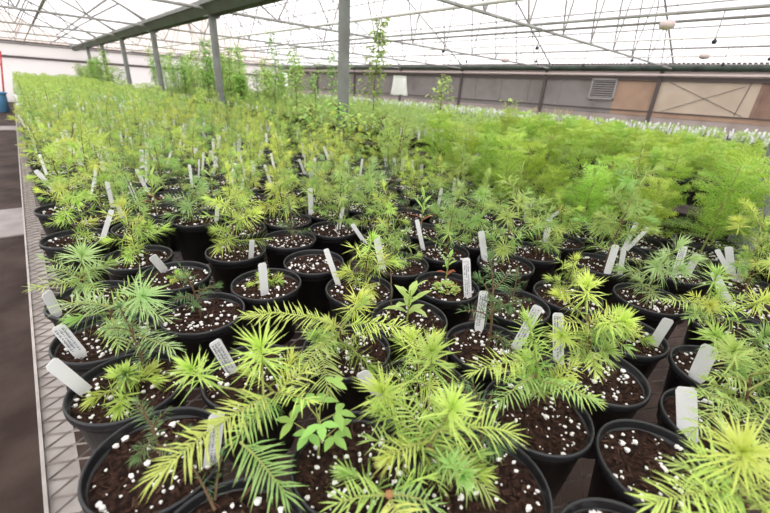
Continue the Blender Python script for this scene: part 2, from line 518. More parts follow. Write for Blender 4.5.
def strap_parts(seed, h=0.16, n=14, ln=0.075, w=0.013, pal='paleleaf', red=False):
    """an upright plant with long lance leaves"""
    rng = random.Random(seed); b = MB(); st = MB()
    st.tube([(0, 0, -0.01), (0.003, 0, h * 0.5), (0.006, 0.002, h)], [0.0026, 0.0022, 0.0014], 6)
    for i in range(n):
        a = i * 2.4; q = 0.3 + 0.7 * i / n
        el = 0.35 + 0.7 * q
        b.leaf(V((0.005 * q, 0, h * q)), V((math.cos(a) * math.cos(el), math.sin(a) * math.cos(el), math.sin(el))), ln * rng.uniform(0.8, 1.1), w, UP, rng.uniform(0.2, 0.5), 1 if red and i < 3 else 0)
    return st.mesh('stem', ['twig']), b.mesh('foliage', [pal, 'redleaf'])

# ------------------------------------------------------------------ potted plants on the main bench
def potted(name, x, y, label, cat, near, group=None, rz=0.0, seed=0):
    e = obj(name, None, None, (x, y, BENCH + 0.004))
    tag(e, label, cat, group)
    obj('pot', POT, e, rz=rz)
    if near:
        sm, pm = SOILS[seed % 8]
        s = obj('soil', sm, e, (0, 0, SOIL_Z), rz + seed)
        obj('perlite', pm, s)['kind'] = 'stuff'
    else:
        obj('soil', SOILM[seed % 8], e, (0, 0, SOIL_Z), rz + seed)
    return e

def plant_in(e, kind, j, near, rz, sc, off=(0, 0)):
    P = PROTO[kind][j % len(PROTO[kind])]
    loc = (off[0], off[1], SOIL_Z)
    obj('stem', P['stem'], e, loc, rz, sc)
    if near:
        for m in P['br']: obj('branch', m, e, loc, rz, sc)
    else:
        obj('foliage', P['fol'], e, loc, rz, sc)

def custom(e, base, top, shoots, pal, seed, r=0.003, fill=7):
    """stem and shoots given in world points"""
    o = V((e.location.x, e.location.y, e.location.z))
    rng = random.Random(seed)
    base, top = V(base) - o, V(top) - o
    mid = (base + top) * 0.5 + V((rng.uniform(-.006, .006), rng.uniform(-.006, .006), 0.004))
    obj('stem', stem_mesh([base, mid, top], r, r * 0.7), e)
    for (p0, p1, nl, style, dens, pl) in shoots:
        b = MB()
        a0, a1 = V(p0) - o, V(p1) - o
        if style == 'star':   # a rosette lifts its tip outward and towards the open walkway side
            dr = ((a1 - a0).normalized() * 0.35 + (V((0, 0, CAMZ)) - V(p1)).normalized() * 0.6 + V((0, 0, 0.25))).normalized()
            am = a1 - dr * 0.058
            b.tube([a0, (a0 + am) * 0.5 + V((0, 0, .004)), am], [.002, .0018, .0016], 5, 2)
            a0 = am
            nl = nl * 1.5
        shoot(b, a0, a1, nl, style, rng, rng.uniform(0.1, 0.5), dens)
        obj('branch', b.mesh('branch', PAL[pl or pal]), e)
    for i in range(fill):
        q = rng.uniform(0.25, 1.0); a = i * 2.4 + rng.uniform(-.5, .5); el = rng.uniform(-0.15, 0.8)
        p = base.lerp(top, q); L = rng.uniform(0.05, 0.095)
        b = MB()
        shoot(b, p, p + V((math.cos(a) * math.cos(el), math.sin(a) * math.cos(el), math.sin(el))) * L, rng.uniform(.028, .038), rng.choice(('flat', 'star', 'round')), rng, .3, .85)
        pp = rng.choice((pal, pal, 'green')) if pal != 'spind' else pal
        obj('branch', b.mesh('branch', PAL[pp]), e)

RNG = random.Random(7)
PX = 1
# name, pixel of the rim centre, kind of plant, label
FRONT = [
 # px,  py,  kind, scale, label
 (160, 443, 'spindly', 0.75, 'dark spindly seedling in the black pot nearest the bare mesh, lower left of the photo'),
 (124, 378, 'mix', 1.0, 'sparse seedling with a bright lime tuft, blank stake leaning over the mesh'),
 (238, 524, 'c3', 1, 'flat green frond and dark spindly twigs in the pot at the bottom edge, lower left'),
 (352, 468, 'c4', 1, 'pot with a three-leaflet broadleaf weed and a lime frond with brown bud, bottom centre'),
 (498, 490, 'c5', 1, 'largest lime conifer, a clump of starry shoots over its pot at bottom centre'),
 (572, 413, 'c6', 1, 'upright lime conifer with one thick brush-like leader, two stakes behind it'),
 (672, 482, 'none', 1, 'black pot of bare soil and perlite, half covered by the lime conifer at lower right'),
 (612, 548, 'none', 1, 'black pot showing only its rim at the bottom edge, right of centre'),
 (700, 418, 'c13', 1, 'mid green conifer with brown woody stem, in the pot holding the widest blank white stake'),
 (712, 373, 'c712', 1, 'low green conifer leaning right in the pot with the short grey stake, right edge'),
 (601, 382, 'c11', 1, 'tall lime conifer of stacked starry tufts with its bare soil showing at right, centre right'),
 (422, 390, 'bushy_lime', 0.8, 'lime seedling mostly hidden behind the largest starry clump, bottom centre'),
 (620, 328, 'sprout', 1.2, 'single small starry sprout in the pot whose stake leans out to the right'),
 (745, 545, 'c14', 1, 'lime conifer with long pointed shoots filling the lower right corner'),
 (253, 374, 'c15', 1, 'big lime conifer with one feathery shoot reaching down left, two written stakes around it'),
 (205, 309, 'spindly', 0.95, 'thin dark seedling in a pot of mostly bare soil, behind the big feathery lime shoot'),
 (163, 278, 'sprout', 0.6, 'almost bare black pot with a stub of twig and a fallen stake at its back'),
 (138, 256, 'bushy_lime', 0.95, 'bushy lime seedling overhanging the bare pot with the fallen stake, left middle'),
 (347, 348, 'c17', 1, 'wide lime conifer with two long horizontal shoots, centre of the photo'),
 (409, 317, 'cbroad', 1, 'pot with a pale broadleaf sprig beside a thin bare twig, centre'),
 (447, 285, 'cover', 1, 'pot with a low pale mat and reddish young leaves, tall stake at its right'),
 (400, 263, 'bushy_green', 0.8, 'rounded green seedling at the back of a pot of bare speckled soil, centre'),
 (360, 288, 'bushy_lime', 0.9, 'soft lime seedling behind the two long horizontal shoots, centre'),
 (492, 350, 'spindly', 1.15, 'thin dark upright twig of short needles before the stake with three written lines'),
 (515, 303, 'spindly', 0.7, 'pot of bare speckled soil behind the stake with three lines of writing'),
 (265, 283, 'sprout', 1.0, 'pot with small tufts and one broad blank stake standing upright, left of centre'),
 (311, 262, 'none', 1, 'bare speckled pot with a slim stake leaning on its right side'),
 (97, 345, 'c97', 1, 'pale green conifer with long needle sprays over two stakes, beside the mesh edge'),
 (68, 308, 'c66', 1, 'blue green starry seedling at the mesh edge, first star of needles from the walkway'),
 (727, 324, 'c690', 1, 'bright lime spray hiding a slim stake, right of the pot with the single small sprout'),
 (685, 273, 'none', 1, 'bare speckled pot below the pair of stakes leaning the same way, right'),
 (655, 299, 'bushy_blue', 1.0, 'blue green seedling with arching needles in the right middle, front of the leaning stakes'),
 (575, 300, 'bushy_lime', 0.7, 'small lime seedling behind the tall plant of stacked tufts'),
 (740, 285, 'tall_lime', 0.7, 'seedling with a grey-backed stake against its brown stem, right side'),
 (765, 308, 'c770', 1, 'tall seedling with slanting brown stem at the right edge of the photo'),
]
placed = []     # (x, y)
fr = []
for px, py, kd, sc, lab in FRONT:
    p = at(px, py)
    fr.append([p.x, p.y, kd, sc, lab])
# push the pots apart so that rims touch at most
for it in range(60):
    for i in range(len(fr)):
        for j in range(i):
            dx, dy = fr[i][0] - fr[j][0], fr[i][1] - fr[j][1]
            d = math.hypot(dx, dy); g = 2 * POT_R + 0.0015 - d
            if g > 0:
                ux, uy = dx / d * g / 2, dy / d * g / 2
                fr[i][0] += ux; fr[i][1] += uy; fr[j][0] -= ux; fr[j][1] -= uy
    for q in fr: q[0] = max(q[0], 0.022)

def A(px, py, h): return at(px, py, h)
CUST = {
 'c770': ('lime', (745, 296), (765, 215, .20), [
   ((760, 232, .17), (768, 185, .26), .032, 'star', .9, None), ((757, 245, .14), (738, 222, .18), .03, 'star', .8, None), ((758, 240, .15), (785, 225, .19), .03, 'star', .8, 'green'),
   ((752, 262, .10), (775, 262, .13), .03, 'star', .8, None), ((750, 270, .08), (735, 265, .1), .028, 'round', .8, 'green'), ((760, 225, .18), (740, 200, .22), .03, 'round', .8, None)]),
 'c3': ('green', (240, 500), (262, 465, .07), [((240, 442, .085), (285, 494, .05), .042, 'flat', 1.0, 'green'), ((215, 510, .02), (185, 455, .07), .018, 'round', .7, 'spind'), ((215, 500, .02), (222, 455, .06), .018, 'round', .6, 'spind')]),
 'c5': ('lime', (452, 492), (425, 440, .10), [
   ((428, 430, .09), (432, 352, .165), .036, 'star', 1.0, None), ((425, 432, .09), (383, 392, .13), .036, 'star', 1.0, None),
   ((430, 440, .10), (452, 408, .15), .034, 'star', .9, None), ((432, 432, .10), (508, 432, .105), .042, 'flat', 1.0, None),
   ((428, 450, .08), (488, 492, .05), .034, 'flat', .9, 'green'), ((420, 450, .07), (372, 440, .08), .032, 'flat', .8, 'green'), ((425, 455, .06), (440, 490, .05), .03, 'round', .7, 'green')]),
 'c4': ('lime', (392, 505), (389, 494, .075), [
   ((389, 495, .085), (338, 503, .07), .036, 'flat', .9, None), ((389, 497, .085), (405, 530, .09), .04, 'flat', 1.0, None), ((389, 495, .08), (432, 505, .07), .03, 'flat', .8, 'green')]),
 'c6': ('lime', (548, 405), (535, 375, .10), [
   ((540, 385, .06), (527, 318, .185), .044, 'round', 1.2, None), ((530, 365, .10), (474, 372, .10), .038, 'flat', .9, None),
   ((540, 385, .07), (597, 402, .06), .03, 'flat', .8, None), ((535, 375, .09), (500, 402, .08), .034, 'flat', .9, 'green'), ((545, 390, .05), (560, 360, .10), .028, 'round', .8, 'green')]),
 'c11': ('lime', (592, 372), (588, 315, .17), [
   ((588, 335, .14), (588, 285, .215), .03, 'star', .9, None), ((590, 340, .12), (618, 318, .15), .028, 'star', .8, None), ((590, 345, .10), (562, 335, .12), .028, 'star', .8, None),
   ((592, 355, .08), (606, 350, .10), .028, 'star', .8, 'green'), ((592, 360, .06), (572, 358, .08), .026, 'round', .8, 'green'), ((590, 350, .1), (596, 372, .075), .028, 'flat', .9, None)]),
 'c712': ('green', (725, 372), (735, 350, .08), [
   ((733, 352, .08), (765, 335, .11), .03, 'star', .9, None), ((730, 356, .07), (715, 335, .11), .03, 'star', .8, 'lime'), ((733, 354, .07), (752, 372, .06), .03, 'flat', .9, None)]),
 'c13': ('green', (735, 425), (752, 372, .13), [
   ((745, 392, .10), (733, 352, .15), .03, 'star', .9, None), ((748, 390, .10), (795, 360, .15), .032, 'star', .9, None), ((742, 402, .08), (692, 432, .075), .032, 'flat', .9, None),
   ((745, 405, .08), (700, 395, .09), .03, 'flat', .8, None), ((748, 400, .08), (765, 452, .05), .035, 'flat', .9, None), ((750, 395, .09), (790, 420, .08), .032, 'flat', .9, None)]),
 'c14': ('lime', (745, 520), (742, 490, .12), [
   ((742, 492, .12), (700, 455, .14), .045, 'flat', 1.1, None), ((742, 494, .12), (742, 452, .17), .042, 'star', 1.0, None), ((742, 495, .11), (655, 503, .11), .042, 'flat', 1.0, None),
   ((742, 495, .12), (800, 472, .14), .045, 'flat', 1.0, None), ((742, 500, .1), (700, 525, .09), .04, 'flat', 1.0, None)]),
 'c15': ('lime', (282, 398), (272, 392, .10), [
   ((274, 392, .10), (158, 474, .085), .040, 'flat', 1.1, None), ((264, 405, .09), (261, 348, .165), .042, 'star', 1.0, None), ((262, 398, .09), (192, 370, .12), .034, 'star', .8, None),
   ((276, 398, .08), (236, 440, .05), .034, 'flat', .8, 'green'), ((276, 395, .08), (305, 372, .09), .036, 'flat', .8, None)]),
 'c17': ('lime', (342, 358), (340, 325, .10), [
   ((342, 328, .10), (248, 316, .115), .036, 'flat', 1.1, None), ((345, 326, .10), (408, 330, .10), .036, 'flat', 1.1, None), ((318, 335, .08), (328, 392, .05), .04, 'flat', .9, 'green'),
   ((340, 330, .09), (358, 300, .13), .032, 'star', .9, None), ((335, 335, .08), (300, 372, .07), .034, 'flat', .9, 'green')]),
 'c97': ('blue', (105, 335), (112, 306, .10), [
   ((112, 306, .10), (62, 304, .11), .046, 'flat', .85, None), ((114, 306, .10), (142, 296, .14), .046, 'star', .8, None), ((115, 312, .09), (165, 318, .09), .04, 'flat', .8, None),
   ((118, 330, .06), (172, 348, .07), .04, 'flat', .7, None), ((112, 318, .08), (118, 345, .08), .034, 'flat', .8, 'green')]),
 'c66': ('blue', (75, 300), (82, 275, .09), [
   ((82, 276, .09), (82, 255, .14), .042, 'star', .9, None), ((82, 280, .08), (118, 262, .10), .036, 'flat', .8, None), ((82, 280, .08), (52, 268, .10), .036, 'flat', .8, None), ((84, 284, .07), (98, 290, .06), .032, 'flat', .8, 'green')]),
 'c690': ('lime', (708, 325), (706, 305, .09), [
   ((706, 306, .09), (668, 300, .10), .032, 'flat', 1.0, 'green'), ((706, 306, .09), (717, 275, .14), .034, 'star', 1.0, 'green'), ((708, 306, .09), (765, 300, .12), .034, 'star', 1.0, None), ((708, 308, .08), (742, 312, .09), .032, 'flat', 1.0, None), ((706, 308, .07), (690, 318, .07), .03, 'flat', .9, 'green')]),
}
NEAR_E = []
for i, (x, y, kd, sc, lab) in enumerate(fr):
    e = potted('potted_conifer' if kd not in ('none', 'cbroad', 'cover') else ('seedling_pot' if kd == 'none' else 'potted_plant'), x, y, lab, 'plant pot' if kd == 'none' else 'seedling', True, None, RNG.uniform(0, 6), i)
    placed.append((x, y)); NEAR_E.append(e)
    rz = RNG.uniform(0, 6.28)
    if kd in CUST:
        pal, b0, t0, sh = CUST[kd]
        custom(e, at(b0[0], b0[1], -0.022), at(*t0), [(at(*a), at(*b), nl, st, dn, pl) for a, b, nl, st, dn, pl in sh], pal, i + 50, fill={'c3': 0, 'c4': 2, 'c5': 12, 'c15': 5, 'c13': 8, 'c11': 9}.get(kd, 6))
    if kd in SPEC:
        plant_in(e, kd, i, True, rz, sc, (RNG.uniform(-.015, .015), RNG.uniform(-.015, .015)))
    if kd == 'mix':
        plant_in(e, 'spindly', 1, True, rz, 0.9, (0.03, 0.02))
        plant_in(e, 'sprout', 1, True, rz, 1.3, (-0.005, 0.0))
    if kd == 'c4':
        st, lv = weed_parts(3, 'leaf', 0.12, 9, 0.030, 0.0145)
        w0 = at(318, 455, -0.02) - V(e.location)
        obj('weed_stem', st, e, w0)
        for m in lv: obj('leaf_stalk', m, e, w0)
        b = MB(); b.lump(V(at(389, 495, .09)) - V(e.location), 0.005, random.Random(2), 0, 1.0)
        obj('bud', b.mesh('bud', ['bud']), e)
    if kd == 'c5':
        plant_in(e, 'spindly', 0, True, 1.0, 0.95, (0.035, 0.03))
    if kd == 'cbroad':
        st, fo = strap_parts(5, 0.10, 11, 0.075, 0.022)
        obj('stem', st, e, (-0.01, 0.0, SOIL_Z)); obj('foliage', fo, e, (-0.01, 0, SOIL_Z))
        obj('twig', stem_mesh([(-0.035, 0.035, SOIL_Z - .01), (-0.035, 0.036, SOIL_Z + .08), (-0.04, 0.04, SOIL_Z + .15)], 0.0022, 0.0012), e)
    if kd == 'cover':
        b = MB(); r5 = random.Random(4)
        for _ in range(150):
            a = r5.uniform(0, 6.28); r = 0.035 * math.sqrt(r5.random())
            p = V((r * math.cos(a), r * math.sin(a), SOIL_Z + 0.004 + r5.uniform(0, 0.022) * (1 - r / 0.05)))
            b.leaf(p, V((math.cos(a + r5.uniform(-1, 1)), math.sin(a + r5.uniform(-1, 1)), r5.uniform(0.2, 1))), 0.014, 0.008, UP, 0.2, 0 if r5.random() < .9 else 1)
        obj('ground_mat', b.mesh('ground_mat', ['paleleaf', 'redleaf']), e)
        st, fo = strap_parts(9, 0.10, 10, 0.05, 0.012, 'leaf', True)
        obj('stem', st, e, (0.03, 0.03, SOIL_Z)); obj('foliage', fo, e, (0.03, 0.03, SOIL_Z))

# ---- the rest of the main bench: rows behind the front pots
KINDS = ['bushy_lime', 'bushy_green', 'tall_lime', 'tall_green', 'bushy_blue', 'spindly', 'sprout', 'none']
DESC = {'bushy_lime': 'bushy lime conifer seedling', 'bushy_green': 'bushy green conifer seedling', 'tall_lime': 'tall lime conifer seedling', 'tall_green': 'tall green conifer seedling',
        'bushy_blue': 'blue green starry conifer seedling', 'spindly': 'thin dark sparse seedling', 'sprout': 'small tufted sprout', 'none': 'bare black pot of speckled soil', 'strap': 'lance-leaved upright seedling'}
BX0, BX1 = -0.134, 2.29
cand = []
ROWP, COLP = 0.205, 0.2025
r_ = 0
yy = -0.42
while yy < 23.5:
    c = 0
    xx = 0.03 + (0.0 if r_ % 2 == 0 else 0.1)
    while xx < BX1 - 0.10:
        cand.append((xx + RNG.uniform(-.004, .004), yy + RNG.uniform(-.005, .005), r_, c))
        xx += COLP; c += 1
    yy += ROWP; r_ += 1

FERN_AREA = lambda x, y: (x > 1.68 + max(0, (y - 0.9)) * 0.42 and 0.08 < y < 2.1) or (x > 1.92 and -0.35 < y < 0.1)
def seen(x, y, m=90, h=0.12):
    a, b, z = proj((x, y, RIM + h)); a2, b2, z2 = proj((x, y, RIM))
    return z > 0.1 and -m < a < 770 + m and b > -20 and b2 < 513 + 55
def clear(x, y, lst, d): return all((x - a) ** 2 + (y - b) ** 2 > d * d for a, b in lst)

FRONTSAP = [(2.17, 3.02, 0.42), (1.98, 2.62, 0.36), (2.16, 2.50, 0.36), (2.02, 3.30, 0.40)]
placed += [(a, b) for a, b, _ in FRONTSAP]
mids, far, ferns, beyond = [], [], [], []
for (x, y, r, c) in cand:
    if not clear(x, y, placed, 2 * POT_R + 0.001): continue
    if not seen(x, y):
        if y > -0.35 and seen(x, y, 420) and math.hypot(x, y) > 0.5: beyond.append((math.hypot(x, y), x, y, r, c))
        continue
    (ferns if FERN_AREA(x, y) else mids).append((math.hypot(x, y), x, y, r, c))
mids.sort()
N_IND = 262
far = mids[N_IND:] + beyond; mids = mids[:N_IND]

ORD = ['first', 'second', 'third', 'fourth', 'fifth', 'sixth', 'seventh', 'eighth', 'ninth', 'tenth', 'eleventh', 'twelfth', 'thirteenth', 'fourteenth', 'fifteenth', 'sixteenth', 'seventeenth', 'eighteenth', 'nineteenth', 'twentieth']
def pick(x, y):
    q = RNG.random()
    if y > 2.2:
        return RNG.choices(['bushy_lime', 'tall_lime', 'tall_green', 'bushy_green', 'spindly'], [3, 4.5, 3, 1.5, 0.5])[0]
    return RNG.choices(KINDS + ['strap'], [3, 2.4, 2.2, 2.0, 2.0, 1.0, 0.6, 0.4, 0.4])[0]
STRAPS = [strap_parts(20 + k, 0.15 + 0.02 * k, 14, 0.08, 0.014, ('paleleaf', 'leaf')[k % 2], k == 1) for k in range(3)]
UNIQ = 46
ZN = {}
stakes_auto = []
rowcount = {}
SHORT = {(160, 443): 'the lowest left pot', (124, 378): 'the pot with the lime tuft', (572, 413): 'the brush-like lime leader', (712, 373): 'the pot with the short grey stake',
 (601, 382): 'the tall stacked tufts', (620, 328): 'the single small sprout', (700, 418): 'the widest white stake', (253, 374): 'the big feathery shoot', (205, 309): 'the thin dark seedling',
 (163, 278): 'the almost bare pot', (138, 256): 'the bushy seedling over the fallen stake', (347, 348): 'the long horizontal shoots', (409, 317): 'the pale broadleaf sprig', (447, 285): 'the low pale mat',
 (400, 263): 'the rounded green seedling', (360, 288): 'the soft lime seedling at centre', (492, 350): 'the three-line written stake', (515, 303): 'the bare pot behind the written stake', (265, 283): 'the broad blank stake',
 (311, 262): 'the bare pot with slim leaning stake', (97, 345): 'the pale long-needled conifer', (68, 308): 'the first star at the mesh edge', (727, 324): 'the bright lime spray', (685, 273): 'the pair of leaning stakes',
 (655, 299): 'the blue green arching seedling', (575, 300): 'the small lime seedling behind the tufts', (740, 285): 'the grey-backed stake', (765, 308): 'the slanting brown stem'}
PICKS = []
for k, (d, x, y, r, c) in enumerate(mids):
    kd = pick(x, y)
    PICKS.append('sprout' if k < 14 and kd == 'none' else kd)
OWN, cnt = {}, {}
first_row = min(r for (d, x, y, r, c) in mids if y > 1.3)
for k, (d, x, y, r, c) in enumerate(mids):
    px_, py_, _ = proj((x, y, RIM))
    if not (0 < px_ < 770 and 0 < py_ < 513): continue
    if y > 1.3 and r - first_row < 6 and c < 12:
        OWN[k] = '%s, %s pot from walkway edge, %s full row behind front pots' % (DESC[PICKS[k]], ORD[c], ORD[r - first_row])
    elif y <= 1.3:
        q = min(SHORT, key=lambda q: (q[0] - px_) ** 2 + (1.7 * (q[1] - py_)) ** 2)
        dx, dy = px_ - q[0], py_ - q[1]
        if math.hypot(dx, dy) > 110: continue
        v = 'above' if dy < -9 else ('below' if dy > 9 else ''); h = 'right of' if dx > 14 else ('left of' if dx < -14 else '')
        OWN[k] = '%s, %s %s' % (DESC[PICKS[k]], (v + ' ' + h) if v and h else (v or h or 'touching'), SHORT[q])
for t in OWN.values(): cnt[t] = cnt.get(t, 0) + 1
OWN = {k: t for k, t in OWN.items() if cnt[t] == 1}
for k, (d, x, y, r, c) in enumerate(mids):
    kd = PICKS[k]
    sx = 'walkway side' if x < 0.62 else ('middle of bench' if x < 1.45 else 'far side of bench')
    sy = 'rows just behind the front pots' if y < 1.6 else ('middle rows' if y < 2.7 else 'distant rows')
    near = k < 50
    if y < 0.25: sy = 'right edge of the photo'
    lab = '%s, %s, %s' % (DESC[kd], sy, sx)
    grp = '%s, %s, %s' % (kd.replace('_', ' ').replace('none', 'bare pots').replace('strap', 'lance leaved'), sy, sx)
    own = OWN.get(k)
    if own: lab, grp = own, None
    e = potted('seedling_pot' if kd == 'none' else ('potted_plant' if kd == 'strap' else 'potted_conifer'), x, y, lab, 'plant pot' if kd == 'none' else 'seedling', near, grp, RNG.uniform(0, 6), k)
    placed.append((x, y))
    rz = RNG.uniform(0, 6.28)
    sc = RNG.uniform(0.7, 1.02) * (1.16 if y < 1.6 else (0.98 if y < 2.7 else 0.98)) * (1.3 if x > 1.7 and y > 1.8 else (1.15 if x < 0.2 else 1))
    if kd == 'strap':
        st, fo = STRAPS[k % 3]
        obj('stem', st, e, (0, 0, SOIL_Z), rz); obj('foliage', fo, e, (0, 0, SOIL_Z), rz)
    elif kd != 'none':
        plant_in(e, kd, k, near, rz, sc, (RNG.uniform(-.02, .02), RNG.uniform(-.02, .02)))
        if kd in ('spindly', 'sprout') and RNG.random() < 0.4:
            plant_in(e, 'sprout', k + 1, near, rz, 0.8, (RNG.uniform(-.04, .04), RNG.uniform(-.04, .04)))
    stakes_auto.append((x, y, kd))

# ------------------------------------------------------------------ plant labels seen singly in the photo
TAGS = [  # top px, foot px, width, foot height, label, hand
 ((50, 362), (71, 393), .023, 'blank stake leaning out over the bare mesh, lower left', 0),
 ((57, 326), (84, 358), .023, 'stake lying low under long pale needles, beside the mesh edge', 11),
 ((46, 292), (58, 318), .023, 'striped-looking stake at the rim of the pot next to the mesh edge', 0),
 ((113, 206), (112, 243), .016, 'slim upright stake standing before a leaning one, upper left', 0),
 ((117, 203), (128, 218), .016, 'short leaning stake behind the slim upright one, upper left', 0),
 ((152, 256), (163, 270), .023, 'broad stake fallen back in the almost bare pot, left middle', 0),
 ((218, 202), (218, 224), .016, 'short upright stake left of the tall lime seedlings, left middle', 0),
 ((214, 341), (233, 373), .023, 'written stake behind the big feathery lime shoot', 12),
 ((217, 413), (236, 466), .023, 'widest stake under the feathery lime shoot, lower left', 13),
 ((252, 240), (258, 265), .016, 'slim stake just above the broad blank one, left of centre', 0),
 ((262, 263), (265, 295), .023, 'broad blank stake standing upright left of centre', 0),
 ((310, 184), (311, 215), .023, 'bold white upright stake near the centre of the bench', 0),
 ((324, 244), (330, 283), .016, 'thin stake leaning at the right of a bare speckled pot', 0),
 ((352, 224), (348, 247), .016, 'thin stake tilted right behind the bare speckled pot', 0),
 ((343, 207), (338, 230), .016, 'thin stake tilted right, a step behind the other tilted one', 0),
 ((357, 177), (357, 196), .016, 'short stake amid lime seedlings, upper centre', 0),
 ((376, 235), (383, 271), .023, 'stake beside the rounded green seedling, centre', 0),
 ((416, 216), (417, 249), .016, 'slim upright stake at the right of the rounded green seedling', 0),
 ((442, 186), (437, 212), .016, 'slim stake leaning right, upper centre right', 0),
 ((455, 178), (453, 196), .016, 'small stake behind the slim leaning one, upper centre right', 0),
 ((466, 255), (468, 298), .023, 'tall thin stake at the right of the pale low mat', 14),
 ((481, 231), (476, 258), .023, 'stake half hidden by grey green needles, right of centre', 0),
 ((484, 291), (476, 328), .023, 'stake with three lines of writing, centre right', 15),
 ((528, 182), (525, 213), .016, 'slim stake before the feathery plants, right of centre', 0),
 ((537, 184), (536, 206), .016, 'thinner stake right beside the slim one before the feathery plants', 0),
 ((550, 218), (541, 247), .023, 'stake leaning right in front of the feathery plants', 0),
 ((541, 302), (529, 347), .023, 'left one of two written stakes behind the upright lime leader', 16),
 ((558, 301), (551, 362), .023, 'right one of two written stakes behind the upright lime leader', 17),
 ((597, 188), (600, 209), .016, 'upright stake at the foot of the feathery plants, right', 0),
 ((616, 245), (606, 277), .023, 'slanted stake left of the blue green arching seedling', 0),
 ((624, 247), (622, 278), .016, 'stake behind the blue green arching seedling', 0),
 ((637, 222), (626, 247), .016, 'slanted stake behind a pale lime star of needles, right', 0),
 ((665, 211), (654, 227), .016, 'short slanted stake under a lime seedling, right', 0),
 ((684, 246), (675, 276), .023, 'left one of a pair of stakes leaning the same way, right', 18),
 ((698, 254), (687, 274), .023, 'right one of a pair of stakes leaning the same way, right', 0),
 ((704, 226), (696, 246), .016, 'stake partly hidden above the leaning pair, right', 0),
 ((728, 243), (718, 269), .023, 'slanted stake right of the leaning pair', 0),
 ((746, 261), (738, 282), .023, 'stake against a slanting brown stem near the right edge', 19),
 ((714, 272), (703, 303), .023, 'slim stake rising out of the bright lime spray, right', 0),
 ((669, 319), (652, 346), .023, 'stake leaning out from the pot with the single small sprout', 0),
 ((711, 346), (689, 385), .031, 'short broad grey stake near the right edge', 0),
 ((686, 387), (679, 443), .031, 'widest blank white stake, right foreground', 0),
 ((361, 372), (366, 400), .023, 'small stake tip beside the starry lime clump, centre front', 0),
]
CAMP = V((0, 0, CAMZ))
for (tp, fp, w, lab, hand) in TAGS:
    foot = at(fp[0], fp[1], -0.022)
    # where does the direction of the top pass at the right distance from the foot?
    if foot.x > 2.12: foot = V((2.12, foot.y * 2.12 / foot.x, RIM - 0.022))
    bx, by = min(placed, key=lambda q: (q[0] - foot.x) ** 2 + (q[1] - foot.y) ** 2)
    off = V((foot.x - bx, foot.y - by, 0))
    if off.length > POT_R - 0.022:      # the foot stands in soil, inside the nearest pot
        off = off.normalized() * (POT_R - 0.022); foot = V((bx + off.x, by + off.y, RIM - 0.022))
    d = ray(*tp).normalized()
    best = None
    n = 0
    for i in range(30, 400):
        q = CAMP + d * (i * 0.01)
        e = q - foot
        cost = abs(e.length - 0.10) + (0.3 if e.z < 0.0 else 0) + 0.25 * abs(1 - e.normalized().z)
        if best is None or cost < best[0]: best = (cost, q)
    top = best[1]
    if (top - foot).length > 0.125: top = foot + (top - foot).normalized() * 0.125
    if top.z < foot.z + 0.02: top.z = foot.z + 0.02
    face = (CAMP - foot).normalized() + V((RNG.uniform(-.3, .3), RNG.uniform(-.3, .3), 0))
    stake(foot, top, w, face, lab, None, hand)
n_st = 0
for (x, y, kd) in stakes_auto:
    if (y > 1.9 or x > 1.9) and RNG.random() < 0.8:
        for _ in range(1 if RNG.random() < 0.85 else 2):
            a = math.atan2(-y, -x) + RNG.uniform(-1.3, 1.3); fx, fy = x + 0.07 * math.cos(a), y + 0.07 * math.sin(a)
            foot = V((fx, fy, RIM - 0.022)); top = foot + V((RNG.gauss(0, .02), RNG.gauss(0, .02), 0.105)).normalized() * 0.132
            sx = 'walkway side' if x < 0.62 else ('middle of bench' if x < 1.45 else 'far side of bench')
            sy = 'the middle rows' if y < 2.7 else 'the distant rows'
            if y < 1.9: sy = 'the rows at the right edge'
            stake(foot, top, 0.023 if RNG.random() < .6 else .016, V((-0.7, -0.7, 0)) + rvec(RNG, 0.5), 'white plant stake among seedlings in %s, %s' % (sy, sx), 'white stakes in %s, %s' % (sy, sx))
            n_st += 1

# ------------------------------------------------------------------ feathery seedlings
def fern_parts(seed, h=0.34, n=16, dark=False):
    rng = random.Random(seed); b = MB(); st = MB()
    st.tube([(0, 0, -0.01), (0.008, 0.004, h * 0.4), (0.0, 0.012, h * 0.85)], [0.0032, 0.0026, 0.0014], 6)
    for i in range(n):
        q = 0.15 + 0.85 * i / n
        a = i * 2.4 + rng.uniform(-.4, .4); el = rng.uniform(0.15, 1.1)
        L = rng.uniform(0.10, 0.18) * (1.15 - 0.5 * q)
        p = V((0.006 * q, 0.01 * q, h * q * 0.85)); d = V((math.cos(a) * math.cos(el), math.sin(a) * math.cos(el), math.sin(el)))
        s = d.cross(UP).normalized(); u = s.cross(d)
        arc = lambda t: p + d * (L * t) + V((0, 0, -0.35 * L * t * t))
        b.tube([arc(0), arc(0.5), arc(1)], [0.0012, 0.0009, 0.0005], 4, 2)
        m = int(L / 0.007)
        for j in range(1, m + 1):
            t = j / m; c = arc(t); pl = 0.048 * math.sin(PI * min(1, 0.18 + 0.8 * t)) * rng.uniform(.8, 1.15)
            for sd in (-1, 1):
                pd = (d * 0.55 + s * sd + u * rng.uniform(-0.25, 0.35)).normalized()
                ps = pd.cross(u).normalized()
                nn = max(3, int(pl / 0.0085))
                for g in range(1, nn + 1):
                    cc = c + pd * (pl * g / nn)
                    for sg in (-1, 1):
                        b.blade(cc, pd * 0.7 + ps * sg + rvec(rng, .25), 0.014 * rng.uniform(.8, 1.2), 0.0024, u, 0.2, 0 if rng.random() < .7 else 1)
    return st.mesh('stem', ['twig']), b.mesh('foliage', ['fern', 'fern2', 'twig'] if not dark else ['fern2', 'fern', 'twig'])
FERNS = [fern_parts(60 + k, 0.30 + 0.03 * k, 24, False) for k in range(4)]
